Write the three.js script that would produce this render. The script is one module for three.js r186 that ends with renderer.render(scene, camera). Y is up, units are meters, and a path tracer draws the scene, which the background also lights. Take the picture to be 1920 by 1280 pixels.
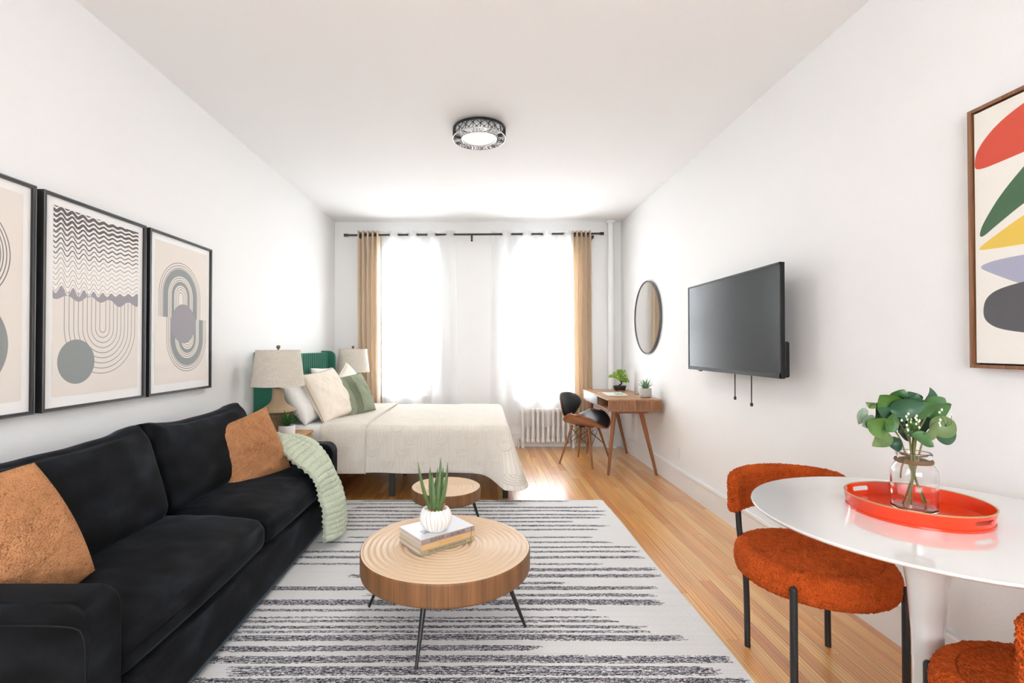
import * as THREE from 'three';
import { RoundedBoxGeometry } from 'three/addons/geometries/RoundedBoxGeometry.js';
import { mergeGeometries as mergeAll } from 'three/addons/utils/BufferGeometryUtils.js';
import { ImprovedNoise } from 'three/addons/math/ImprovedNoise.js';
import { RectAreaLightUniformsLib } from 'three/addons/lights/RectAreaLightUniformsLib.js';

// ───────────────────────── camera, sky, lights, exposure ─────────────────────────
const scene = new THREE.Scene();
const F = 900, EYE = 1.25;                                   // focal length in pixels of the 1920 x 1280 frame, eye height
const camera = new THREE.PerspectiveCamera(2 * Math.atan(640 / F) * 180 / Math.PI, 1.5, 0.05, 200);
camera.position.set(0, EYE, 0);
camera.rotation.set(Math.atan(10 / F), 0, 0);
camera.setViewOffset(1920, 1280, 59, 0, 1920, 1280);         // shifted lens: the room's vanishing point lies left of the middle

scene.background = new THREE.Color(0.94, 0.985, 1.05);        // bright overcast sky
scene.backgroundIntensity = 14;
RectAreaLightUniformsLib.init();
const renderer = new THREE.WebGLRenderer({ antialias: true });
renderer.toneMapping = THREE.LinearToneMapping;
renderer.toneMappingExposure = 0.9;
renderer.shadowMap.enabled = true;
const WIN_POWER = 11, UNSEEN_REAR_POWER = 2.5;
function skyLight(x, y, z, w, h, power, towardZ, name) {     // daylight of one window about as large as its opening
  const l = new THREE.RectAreaLight(new THREE.Color(0.94, 0.985, 1.05), power, w, h);
  l.position.set(x, y, z); l.lookAt(x, y - 0.0, z + towardZ); l.name = name; scene.add(l);
}

// room, metres
const XL = -1.84, XR = 1.77, ZB = -6.05, ZF = 2.0, CEIL = 2.825;
const WIN = [{ x0: -1.28, x1: -0.6, y0: 0.66, y1: 2.44 }, { x0: 0.47, x1: 1.18, y0: 0.62, y1: 2.44 }];
const UNSEEN_REAR = { x0: -1.1, x1: 1.1, y0: 0.8, y1: 2.45 };  // opening behind the camera, out of view, sized to light the near end
for (const w of WIN) skyLight((w.x0 + w.x1) / 2, (w.y0 + w.y1) / 2, ZB - 0.13, w.x1 - w.x0 - 0.1, w.y1 - w.y0 - 0.1, WIN_POWER, 1, 'window_daylight');
skyLight(0, (UNSEEN_REAR.y0 + UNSEEN_REAR.y1) / 2, ZF + 0.13, 2.1, 1.55, UNSEEN_REAR_POWER, -1, 'unseen_rear_light');  // unseen window behind the camera, placed to light surfaces facing it

// ───────────────────────── helpers ─────────────────────────
function rng(seed) { let a = seed >>> 0; return () => { a = (a + 0x6D2B79F5) | 0; let t = Math.imul(a ^ (a >>> 15), 1 | a); t = (t + Math.imul(t ^ (t >>> 7), 61 | t)) ^ t; return ((t ^ (t >>> 14)) >>> 0) / 4294967296; }; }
const mergeGeometries = gs => { const flat = gs.some(g => !g.index); return mergeAll(flat ? gs.map(g => g.index ? g.toNonIndexed() : g) : gs); };   // with or without indices alike
const perlin = new ImprovedNoise();
const N3 = (x, y, z = 0) => perlin.noise(x, y, z);
const clamp = (v, a, b) => Math.min(b, Math.max(a, v));
const lerp = (a, b, t) => a + (b - a) * t;
const smooth = (a, b, v) => { const t = clamp((v - a) / (b - a), 0, 1); return t * t * (3 - 2 * t); };
const V = (x, y, z) => new THREE.Vector3(x, y, z);
const taken = {};
function numbered(n) { if (!(n in taken)) { taken[n] = 0; return n; } taken[n]++; return n + '_' + String(taken[n]).padStart(3, '0'); }
function mesh(name, geo, mat, parent) {
  const m = new THREE.Mesh(geo, mat); m.name = name; m.castShadow = m.receiveShadow = true;
  if (parent) parent.add(m); return m;
}
function tag(o, label, category, group) { o.userData.label = label; o.userData.category = category; if (group) o.userData.group = group; return o; }
function thing(name, label, category, pos = [0, 0, 0], turn = 0, group) {
  const g = new THREE.Group(); g.name = numbered(name); g.position.set(...pos); g.rotation.y = turn; scene.add(g); return tag(g, label, category, group);
}
function single(name, geo, mat, label, category, group) { const m = mesh(numbered(name), geo, mat, scene); return tag(m, label, category, group); }
function structure(name, geo, mat, label) { const m = mesh(name, geo, mat, scene); m.userData.kind = 'structure'; if (label) m.userData.label = label; return m; }
function sgroup(name, label) { const g = new THREE.Group(); g.name = name; g.userData.kind = 'structure'; if (label) g.userData.label = label; scene.add(g); return g; }
function bx(x0, x1, y0, y1, z0, z1) { const g = new THREE.BoxGeometry(x1 - x0, y1 - y0, z1 - z0); metreUV(g); g.translate((x0 + x1) / 2, (y0 + y1) / 2, (z0 + z1) / 2); return g; }
function metreUV(g) { const p = g.attributes.position, n = g.attributes.normal, uv = g.attributes.uv; for (let i = 0; i < p.count; i++) { const ax = Math.abs(n.getX(i)), ay = Math.abs(n.getY(i)), az = Math.abs(n.getZ(i)); if (ax >= ay && ax >= az) uv.setXY(i, p.getZ(i), p.getY(i)); else if (ay >= az) uv.setXY(i, p.getX(i), p.getZ(i)); else uv.setXY(i, p.getX(i), p.getY(i)); } return g; }
function rb(w, h, d, r = 0.006, seg = 3) { const g = new RoundedBoxGeometry(w, h, d, seg, Math.min(r, w / 2.01, h / 2.01, d / 2.01)); metreUV(g); return g; }
function rbx(x0, x1, y0, y1, z0, z1, r, seg) { const g = rb(x1 - x0, y1 - y0, z1 - z0, r, seg); g.translate((x0 + x1) / 2, (y0 + y1) / 2, (z0 + z1) / 2); return g; }
function tube(pts, r, seg = 24, rad = 8, closed = false) { return new THREE.TubeGeometry(new THREE.CatmullRomCurve3(pts.map(p => Array.isArray(p) ? V(...p) : p), closed), seg, r, rad, closed); }
function rod(a, b, r0, r1 = r0, rad = 16) {           // straight tapered round bar from a to b
  const A = V(...a), B = V(...b), d = B.clone().sub(A), g = new THREE.CylinderGeometry(r1, r0, d.length(), rad, 1);
  g.applyQuaternion(new THREE.Quaternion().setFromUnitVectors(V(0, 1, 0), d.clone().normalize())); g.translate(...A.add(B).multiplyScalar(0.5).toArray()); return g;
}
function lathe(pts, seg = 64) { return new THREE.LatheGeometry(pts.map(p => new THREE.Vector2(p[0], p[1])), seg); }
function smoothNormals(g) {                            // one normal per place, across uv seams
  g.computeVertexNormals(); const p = g.attributes.position, idx = g.index, acc = new Map(), key = i => Math.round(p.getX(i) * 2e4) + ',' + Math.round(p.getY(i) * 2e4) + ',' + Math.round(p.getZ(i) * 2e4);
  const a = V(), b = V(), c = V(), n = V(), cnt = idx ? idx.count : p.count;
  for (let t = 0; t < cnt; t += 3) { const I = [0, 1, 2].map(k => idx ? idx.getX(t + k) : t + k); a.fromBufferAttribute(p, I[0]); b.fromBufferAttribute(p, I[1]); c.fromBufferAttribute(p, I[2]); n.crossVectors(b.sub(a), c.sub(a)); for (const i of I) { const k = key(i); const v = acc.get(k); if (v) v.add(n); else acc.set(k, n.clone()); } }
  for (let i = 0; i < p.count; i++) { const v = acc.get(key(i)); if (v) { n.copy(v).normalize(); g.attributes.normal.setXYZ(i, n.x, n.y, n.z); } }
  return g;
}
function softBox(w, h, d, r, sx, sy, sz, deform) {     // a dense rounded box; deform gets the point and its place in -1..1
  const g = new THREE.BoxGeometry(w, h, d, sx, sy, sz), p = g.attributes.position; metreUV(g);
  const H = [w / 2, h / 2, d / 2], q = [0, 0, 0], o = [0, 0, 0];
  for (let i = 0; i < p.count; i++) {
    const s = [p.getX(i), p.getY(i), p.getZ(i)]; let L = 0;
    for (let k = 0; k < 3; k++) { const rr = Math.min(r, H[k] * 0.999); q[k] = clamp(s[k], -(H[k] - rr), H[k] - rr); o[k] = (s[k] - q[k]) / rr; L += o[k] * o[k]; }
    L = Math.sqrt(L) || 1; const m = Math.max(Math.abs(o[0]), Math.abs(o[1]), Math.abs(o[2]));
    let out = s.map((v, k) => q[k] + o[k] / L * m * Math.min(r, H[k] * 0.999));
    if (deform) out = deform(out, s[0] / H[0], s[1] / H[1], s[2] / H[2]);
    p.setXYZ(i, ...out);
  }
  return smoothNormals(g);
}
function gridSurf(nu, nv, fn, su = 1, sv = 1) {        // a sheet: fn(u, v) with u, v in 0..1, uv in metres through su, sv
  const pos = [], uv = [], idx = [];
  for (let j = 0; j <= nv; j++) for (let i = 0; i <= nu; i++) { pos.push(...fn(i / nu, j / nv)); uv.push(i / nu * su, j / nv * sv); }
  for (let j = 0; j < nv; j++) for (let i = 0; i < nu; i++) { const a = j * (nu + 1) + i; idx.push(a, a + 1, a + nu + 2, a, a + nu + 2, a + nu + 1); }
  const g = new THREE.BufferGeometry(); g.setAttribute('position', new THREE.Float32BufferAttribute(pos, 3)); g.setAttribute('uv', new THREE.Float32BufferAttribute(uv, 2)); g.setIndex(idx); g.computeVertexNormals(); return g;
}
function thick(g, t) {                                  // gives a sheet a back and edges
  const p = g.attributes.position, n = g.attributes.normal, uv = g.attributes.uv, c = p.count, pos = Array.from(p.array), u2 = [...uv.array, ...uv.array], idx = Array.from(g.index.array);
  for (let i = 0; i < c; i++) pos.push(p.getX(i) - n.getX(i) * t, p.getY(i) - n.getY(i) * t, p.getZ(i) - n.getZ(i) * t);
  const base = idx.slice(), edges = new Map();
  for (let k = 0; k < base.length; k += 3) { idx.push(base[k] + c, base[k + 2] + c, base[k + 1] + c); for (let e = 0; e < 3; e++) { const a = base[k + e], b = base[k + (e + 1) % 3], kk = b + '_' + a; if (edges.has(kk)) edges.delete(kk); else edges.set(a + '_' + b, [a, b]); } }
  for (const [a, b] of edges.values()) idx.push(a, a + c, b, b, a + c, b + c);
  const r = new THREE.BufferGeometry(); r.setAttribute('position', new THREE.Float32BufferAttribute(pos, 3)); r.setAttribute('uv', new THREE.Float32BufferAttribute(u2, 2)); r.setIndex(idx); return smoothNormals(r);
}
function pillowGeo(w, h, t, o = {}) {                   // upright in xy, bulging along z
  const n = o.dense ? 170 : 44, wr = o.wrinkle ?? 0.004, seed = o.seed ?? 1, pinch = o.pinch ?? 0.07, parts = [];
  for (const s of [1, -1]) {
    const g = gridSurf(n, n, (a, b) => {
      const u = (a * 2 - 1) * s, v = b * 2 - 1, e = Math.max(0, (1 - u ** 4) * (1 - v ** 4));
      let x = u * w / 2 * (1 - pinch * (1 - v * v)), y = v * h / 2 * (1 - pinch * (1 - u * u)), z = s * t / 2 * Math.pow(Math.max(0, (1 - u * u) * (1 - v * v)), 0.42);
      const wn = N3(u * 2.3 + seed * 3.1, v * 2.3 + s * 5, seed) * wr * 2 + N3(u * 6 + seed, v * 5, seed * 2 + s) * wr;
      z += s * wn * e; if (o.dense) z += s * e * 0.0042 * (Math.abs(N3(u * w * 62, v * h * 62, seed)) * 1.6 - 0.4 + 0.5 * N3(u * w * 130, v * h * 130, seed + 3)); if (o.sag) { y -= o.sag * (1 - v) * 0.5 * (1 - u * u) * 0.2; }
      if (o.chop) { y -= o.chop * Math.max(0, v) ** 2 * (1 - u * u); }
      return [x, y, z];
    }, w, h); parts.push(g);
  }
  return smoothNormals(mergeGeometries(parts));
}
function pillowRim(w, h, pinch, r) { const pts = [], n = 24; const P = (u, v) => V(u * w / 2 * (1 - pinch * (1 - v * v)), v * h / 2 * (1 - pinch * (1 - u * u)), 0); for (let i = 0; i < n; i++) pts.push(P(-1 + 2 * i / n, -1)); for (let i = 0; i < n; i++) pts.push(P(1, -1 + 2 * i / n)); for (let i = 0; i < n; i++) pts.push(P(1 - 2 * i / n, 1)); for (let i = 0; i < n; i++) pts.push(P(-1, 1 - 2 * i / n)); return tube(pts, r, 200, 6, true); }
function face(o, nx, ny, nz, roll = 0) { const m = new THREE.Matrix4(); const z = V(nx, ny, nz).normalize(), x = V(0, 1, 0).cross(z).normalize(), y = z.clone().cross(x); m.makeBasis(x, y, z); o.quaternion.setFromRotationMatrix(m); o.rotateZ(roll); }

// ───────────────────────── textures ─────────────────────────
function dataTex(n, m, fn, srgb = false) { const d = new Uint8Array(n * m * 4); for (let j = 0; j < m; j++) for (let i = 0; i < n; i++) { const c = fn(i / n, j / m), k = (j * n + i) * 4; if (typeof c === 'number') { d[k] = d[k + 1] = d[k + 2] = clamp(c, 0, 1) * 255; } else { d[k] = clamp(c[0], 0, 1) * 255; d[k + 1] = clamp(c[1], 0, 1) * 255; d[k + 2] = clamp(c[2], 0, 1) * 255; } d[k + 3] = 255; } const t = new THREE.DataTexture(d, n, m); t.wrapS = t.wrapT = THREE.RepeatWrapping; t.magFilter = THREE.LinearFilter; t.minFilter = THREE.LinearMipmapLinearFilter; t.generateMipmaps = true; if (srgb) t.colorSpace = THREE.SRGBColorSpace; t.needsUpdate = true; return t; }
const tn = (u, v, f, s = 0) => {                       // noise that repeats over 0..1
  const a = u * f, b = v * f, w = (x, y) => N3(x + s * 17.3, y + s * 5.1, s * 3.7 + 0.5);
  return (w(a, b) * (1 - u) + w(a - f, b) * u) * (1 - v) + (w(a, b - f) * (1 - u) + w(a - f, b - f) * u) * v;
};
const tn2 = (u, v, fu, fv, s = 0) => { const a = u * fu, b = v * fv, w = (x, y) => N3(x + s * 17.3, y + s * 5.1, s * 3.7 + 0.5); return (w(a, b) * (1 - u) + w(a - fu, b) * u) * (1 - v) + (w(a, b - fv) * (1 - u) + w(a - fu, b - fv) * u) * v; };
function rep(t, sx, sy = sx, rot = 0) { const c = t.clone(); c.repeat.set(1 / sx, 1 / sy); c.rotation = rot; c.needsUpdate = true; return c; }
function canvasTex(w, h, draw) { const c = document.createElement('canvas'); c.width = w; c.height = h; const x = c.getContext('2d'); draw(x, w, h); const t = new THREE.CanvasTexture(c); t.colorSpace = THREE.SRGBColorSpace; t.anisotropy = 8; return t; }

const T_fine = dataTex(256, 256, (u, v) => 0.5 + 0.35 * tn(u, v, 24, 1) + 0.25 * tn(u, v, 60, 2));
const T_boucle = dataTex(512, 512, (u, v) => { const a = tn(u, v, 26, 3), b = tn(u, v, 52, 4), c = tn(u, v, 90, 5); return 0.55 + 0.55 * (0.5 - Math.abs(a)) * 0.9 - 0.2 + 0.35 * (0.4 - Math.abs(b)) + 0.2 * c; });
const T_fleck = dataTex(512, 512, (u, v) => { const d = 0.86 + 0.5 * (0.35 - Math.abs(tn(u, v, 44, 40))) + 0.3 * tn(u, v, 90, 41) + 0.16 * tn(u, v, 9, 42); return [d, d * 0.98, d * 0.95]; }, true);
const T_fur = dataTex(512, 512, (u, v) => { const w = 0.02 * tn(u, v, 8, 6); return 0.5 + 0.5 * tn2(u + w, v, 70, 26, 7) + 0.3 * tn2(u, v + w, 110, 60, 8); });
const T_velvet = dataTex(512, 512, (u, v) => { const a = tn(u, v, 5, 9), b = tn2(u + 0.05 * a, v, 7, 14, 10), c = tn(u, v, 40, 11); return clamp(0.56 + 0.62 * b + 0.36 * a + 0.14 * c, 0.25, 1); }, true);
const T_weave = dataTex(256, 256, (u, v) => 0.5 + 0.25 * Math.sin(u * Math.PI * 2 * 48) * (0.7 + tn(u, v, 12, 12)) + 0.25 * Math.sin(v * Math.PI * 2 * 48) * (0.7 + tn(u, v, 14, 13)));
const T_linen = dataTex(512, 512, (u, v) => { const k = 0.93 + 0.1 * tn2(u, v, 8, 120, 14) + 0.1 * tn2(u, v, 120, 8, 15); return [k, k * 0.995, k * 0.985]; }, true);
const T_plank = dataTex(512, 1024, (u, v) => {         // long grain along v
  const w = 0.035 * tn2(u, v, 4, 2, 16), g = tn2(u + w, v, 40, 3, 17), h = tn2(u + w * 2, v, 90, 5, 18), s = Math.sin((u + w * 1.6) * Math.PI * 2 * 14 + tn2(u, v, 3, 2, 19) * 5), k = tn2(u, v, 6, 3, 20), d = 0.9 + 0.11 * g + 0.08 * h + 0.05 * s + 0.12 * k;
  return [d, d * (0.965 + 0.03 * g), d * (0.90 + 0.08 * g)];
}, true);
const T_walnut = dataTex(512, 512, (u, v) => { const w = 0.03 * tn2(u, v, 3, 2, 21), g = tn2(u + w, v, 24, 2, 22), h = tn2(u + w, v, 70, 4, 23), d = 0.86 + 0.26 * g + 0.14 * h; return [d, d * 0.98, d * 0.95]; }, true);
const T_stone = dataTex(256, 256, (u, v) => { const d = 0.88 + 0.22 * tn(u, v, 10, 24) + 0.2 * tn(u, v, 34, 25); return [d, d * 0.98, d * 0.95]; }, true);
const T_spruce = dataTex(512, 512, (u, v) => { const g = tn2(u, v, 30, 2, 26), h = tn2(u, v, 80, 4, 27), k = tn2(u, v, 5, 2, 28), d = 0.86 + 0.18 * g + 0.12 * h + 0.2 * k; return [d, d * 0.97, d * 0.92]; }, true);
const T_quilt = (() => {                               // stitched relief: narrow channels and groups of half rings
  const c = document.createElement('canvas'), S = 1024; c.width = c.height = S; const x = c.getContext('2d'); x.fillStyle = '#c8c8c8'; x.fillRect(0, 0, S, S);
  x.strokeStyle = '#8c8c8c'; x.lineWidth = 3; for (let i = 0; i < 60; i++) { x.beginPath(); x.moveTo((i + 0.5) * S / 60, 0); x.lineTo((i + 0.5) * S / 60, S); x.stroke(); }
  const cw = S / 3, rh = S / 8, off = [0, 0.5, 0.2, 0.7];
  for (let j = -1; j <= 8; j++) for (let i = -2; i <= 3; i++) { const cx = (i + off[((j % 4) + 4) % 4] + 0.2) * cw, cy = (j + 0.2) * rh; x.fillStyle = '#c8c8c8'; x.beginPath(); x.arc(cx, cy, 84, 0, Math.PI); x.fill(); for (let r = 18; r <= 84; r += 16.5) { x.strokeStyle = '#585858'; x.lineWidth = 5; x.beginPath(); x.arc(cx, cy, r, 0, Math.PI); x.stroke(); } }
  const t = new THREE.CanvasTexture(c); t.wrapS = t.wrapT = THREE.RepeatWrapping; t.repeat.set(1 / 0.74, 1 / 0.74); return t;
})();

// ───────────────────────── materials ─────────────────────────
const M = {};
const std = (name, color, rough = 0.6, o = {}) => (M[name] = new THREE.MeshPhysicalMaterial({ name, color: Array.isArray(color) ? new THREE.Color().setRGB(...color) : new THREE.Color(color), roughness: rough, ...o }));
std('wall_paint', [0.86, 0.857, 0.845], 0.75, { bumpMap: rep(T_fine, 0.35), bumpScale: 0.0006 });
std('ceiling_paint', [0.87, 0.865, 0.855], 0.85);
std('trim_paint', [0.86, 0.857, 0.845], 0.4);
std('subfloor', [0.05, 0.03, 0.018], 0.9);
const plankTints = [[0.80, 0.42, 0.13], [0.74, 0.35, 0.095], [0.84, 0.465, 0.155], [0.66, 0.28, 0.07], [0.79, 0.385, 0.105], [0.86, 0.51, 0.185]].map((c, i) => std('plank_wood_' + i, c, 0.3, { map: rep(T_plank, 0.24, 1.1), bumpMap: rep(T_plank, 0.24, 1.1), bumpScale: 0.0005, clearcoat: 1, clearcoatRoughness: 0.24 }));
std('velvet_navy', [0.016, 0.019, 0.024], 0.85, { map: rep(T_velvet, 0.9), sheen: 0.9, sheenRoughness: 0.45, sheenColor: new THREE.Color().setRGB(0.15, 0.19, 0.23), specularIntensity: 0.3 });
std('boucle_tan', [0.53, 0.255, 0.122], 0.95, { map: rep(T_fleck, 0.22), bumpMap: rep(T_boucle, 0.16), bumpScale: 0.008, sheen: 0.25, sheenRoughness: 0.6, sheenColor: new THREE.Color().setRGB(0.7, 0.42, 0.25), specularIntensity: 0.2 });
std('boucle_rust', [0.60, 0.098, 0.016], 0.95, { map: rep(T_fleck, 0.22), bumpMap: rep(T_fur, 0.2), bumpScale: 0.010, sheen: 0.25, sheenRoughness: 0.5, sheenColor: new THREE.Color().setRGB(0.75, 0.22, 0.06), specularIntensity: 0.2 });
std('fur_sage', [0.54, 0.585, 0.445], 0.95, { bumpMap: rep(T_fur, 0.12), bumpScale: 0.004, sheen: 0.2, sheenRoughness: 0.5, sheenColor: new THREE.Color().setRGB(0.85, 0.92, 0.8), specularIntensity: 0.2 });
std('black_metal', [0.012, 0.012, 0.013], 0.42);
std('dark_bronze', [0.03, 0.026, 0.022], 0.4);
std('silver', [0.62, 0.61, 0.6], 0.3, { metalness: 1 });
std('brass', [0.55, 0.42, 0.24], 0.35, { metalness: 1 });
std('ring_wood', [0.63, 0.455, 0.295], 0.5, { clearcoat: 0.1 });
std('bark_wood', [0.29, 0.135, 0.054], 0.55, { map: rep(T_spruce, 0.22, 0.5) });
std('gloss_white', [0.79, 0.785, 0.765], 0.12, { clearcoat: 1, clearcoatRoughness: 0.03 });
std('tray_red', [0.72, 0.042, 0.006], 0.14, {});
std('tray_edge', [0.42, 0.25, 0.10], 0.4);
std('clear_glass', [1, 1, 1], 0.0, { transmission: 1, thickness: 0, ior: 1.5 });
std('jar_glass', [1, 1, 1], 0.0, { transmission: 1, thickness: 0.004, ior: 1.45 });
std('jute', [0.33, 0.19, 0.09], 0.9, { bumpMap: rep(T_weave, 0.03), bumpScale: 0.001 });
std('stem_olive', [0.20, 0.19, 0.05], 0.6);
const leafMats = [[0.045, 0.13, 0.03], [0.022, 0.085, 0.036], [0.07, 0.16, 0.025], [0.12, 0.18, 0.06], [0.014, 0.06, 0.03]].map((c, i) => std('leaf_green_' + i, c, 0.45, { side: THREE.DoubleSide }));
std('leaf_pale', [0.20, 0.27, 0.19], 0.55, { side: THREE.DoubleSide });
std('bud_white', [0.82, 0.84, 0.62], 0.5);
std('ceramic_white', [0.85, 0.835, 0.80], 0.35);
std('ceramic_grey', [0.62, 0.61, 0.59], 0.6, { map: rep(T_stone, 0.1) });
std('aloe_green', [0.10, 0.19, 0.055], 0.45, { map: rep(T_stone, 0.06) });
std('aloe_red', [0.50, 0.085, 0.06], 0.5);
std('pebble', [0.42, 0.29, 0.17], 0.6); std('pebble_dark', [0.16, 0.09, 0.05], 0.6); std('pebble_pale', [0.68, 0.56, 0.42], 0.6);
std('soil', [0.045, 0.03, 0.02], 0.95);
std('walnut', [0.40, 0.19, 0.085], 0.45, { map: rep(T_walnut, 0.16, 0.6) });
std('walnut_streak', [0.36, 0.165, 0.075], 0.45, { map: rep(T_walnut, 0.42, 0.5) });
std('walnut_top', [0.50, 0.26, 0.12], 0.38, { map: rep(T_walnut, 0.3, 1.0) });
std('walnut_leg', [0.34, 0.125, 0.045], 0.4, { map: rep(T_walnut, 0.12, 0.8) });
std('drawer_blue', [0.32, 0.38, 0.44], 0.3);
std('plywood', [0.40, 0.13, 0.045], 0.35, { map: rep(T_walnut, 0.3, 0.3), clearcoat: 0.4, clearcoatRoughness: 0.2 });
std('black_leather', [0.012, 0.013, 0.014], 0.36, { bumpMap: rep(T_fine, 0.05), bumpScale: 0.0003 });
std('oak_stand', [0.62, 0.33, 0.12], 0.45, { map: rep(T_spruce, 0.3) });
std('stone_tan', [0.52, 0.385, 0.25], 0.9, { map: rep(T_stone, 0.09), bumpMap: rep(T_stone, 0.09), bumpScale: 0.002 });
std('stone_dark', [0.33, 0.235, 0.14], 0.95, { map: rep(T_stone, 0.06), bumpMap: rep(T_stone, 0.06), bumpScale: 0.003 });
std('shade_linen', [0.91, 0.85, 0.765], 0.95, { map: rep(T_linen, 0.25), side: THREE.DoubleSide, transmission: 0.35, thickness: 0, specularIntensity: 0.2 });
std('velvet_green', [0.03, 0.14, 0.092], 0.75, { sheen: 1.6, sheenRoughness: 0.55, sheenColor: new THREE.Color().setRGB(0.6, 1.0, 0.82), specularIntensity: 0.3 });
std('sheet_white', [0.84, 0.82, 0.785], 0.9, { bumpMap: rep(T_fine, 0.3), bumpScale: 0.001 });
std('quilt_cream', [0.80, 0.735, 0.645], 0.92, { bumpMap: T_quilt, bumpScale: 0.015, sheen: 0.2, specularIntensity: 0.2 });
std('linen_cream', [0.78, 0.69, 0.58], 0.92, { bumpMap: rep(T_fine, 0.25), bumpScale: 0.001 });
std('piping_taupe', [0.44, 0.33, 0.23], 0.9);
std('chenille_green', [0.25, 0.275, 0.185], 0.95, { bumpMap: rep(T_fur, 0.15), bumpScale: 0.003, sheen: 0.4, sheenColor: new THREE.Color().setRGB(0.5, 0.6, 0.4) });
std('curtain_tan', [0.70, 0.56, 0.41], 0.9, { side: THREE.DoubleSide, transmission: 0.2, thickness: 0 });
std('curtain_lining', [0.16, 0.115, 0.08], 0.9, { side: THREE.DoubleSide });
std('sheer_white', [0.95, 0.95, 0.945], 0.68, { side: THREE.DoubleSide, transmission: 0.66, thickness: 0, specularIntensity: 0.0 });
std('radiator_paint', [0.80, 0.775, 0.73], 0.4);
std('screen_black', [0.008, 0.009, 0.0085], 0.22, { specularIntensity: 0.32 });
std('bezel_black', [0.008, 0.008, 0.008], 0.5, { specularIntensity: 0.5 });
std('book_pages', [0.64, 0.565, 0.48], 0.85);
std('mirror_glass', [0.93, 0.94, 0.94], 0.01, { metalness: 1 });
std('mat_white', [0.86, 0.85, 0.83], 0.7);
std('frame_rim', [0.10, 0.10, 0.10], 0.3);
std('frame_walnut', [0.30, 0.125, 0.05], 0.45, { map: rep(T_walnut, 0.1, 0.5) });
std('page_white', [0.83, 0.81, 0.77], 0.7);
std('diffuser_white', [0.88, 0.885, 0.89], 0.3, { emissive: new THREE.Color(1, 0.98, 0.95), emissiveIntensity: 0.3 });
std('plastic_white', [0.85, 0.84, 0.82], 0.4);
std('cable_black', [0.015, 0.015, 0.015], 0.5);
std('rug_edge', [0.80, 0.775, 0.745], 0.95);
std('crate_black', [0.02, 0.018, 0.016], 0.6);

// ───────────────────────── the room ─────────────────────────
const floor = sgroup('floor', 'honey-coloured strip wood floor');
mesh('subfloor', bx(XL - 0.2, XR + 0.2, -0.12, -0.019, ZB - 0.25, ZF + 0.25), M.subfloor, floor);
mesh('plank_field', bx(XL, XR, -0.019, 0, -0.9, ZF), plankTints[0], floor);      // the part behind the camera
{
  const r = rng(21), W = 0.0602; let n = 0;
  for (let x = XL; x < XR - 0.005; x += W) {
    let z = ZB; const first = 0.4 + r() * 1.4;
    for (let k = 0; z < -0.9 - 0.001; k++) {
      let len = k ? 0.95 + r() * 1.5 : first, z1 = Math.min(-0.9, z + len); if (-0.9 - z1 < 0.35) z1 = -0.9;
      const x1 = Math.min(XR, x + W), g = new THREE.BoxGeometry(x1 - x - 0.0011, 0.019, z1 - z - 0.0011), p = g.attributes.position, uv = g.attributes.uv, ou = r() * 3, ov = r() * 5;
      for (let i = 0; i < p.count; i++) uv.setXY(i, p.getX(i) + ou, p.getZ(i) + ov);
      g.translate((x + x1) / 2, -0.0095 + (r() - 0.5) * 0.0007, (z + z1) / 2);
      mesh(n ? 'plank_' + String(n).padStart(3, '0') : 'plank', g, plankTints[Math.floor(r() * 6)], floor); n++; z = z1;
    }
  }
}
structure('ceiling', bx(XL - 0.2, XR + 0.2, CEIL, CEIL + 0.15, ZB - 0.25, ZF + 0.25), M.ceiling_paint, 'plain white ceiling');
structure('wall_left', bx(XL - 0.18, XL, -0.02, CEIL, ZB - 0.25, ZF + 0.25), M.wall_paint, 'plain white wall behind the sofa');
structure('wall_right', bx(XR, XR + 0.18, -0.02, CEIL, ZB - 0.25, ZF + 0.25), M.wall_paint, 'plain white wall with the television');
function wallWith(name, z0, z1, holes, label) {
  const gs = []; let x = XL; for (const w of holes) { gs.push(bx(x, w.x0, -0.02, CEIL, z0, z1), bx(w.x0, w.x1, -0.02, w.y0, z0, z1), bx(w.x0, w.x1, w.y1, CEIL, z0, z1)); x = w.x1; }
  gs.push(bx(x, XR, -0.02, CEIL, z0, z1)); structure(name, mergeGeometries(gs), M.wall_paint, label);
}
wallWith('wall_back', ZB - 0.22, ZB, WIN, 'white end wall with two tall windows');
wallWith('wall_front', ZF, ZF + 0.22, [UNSEEN_REAR], 'wall behind the camera, out of view, holding the unseen wide window');
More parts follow.
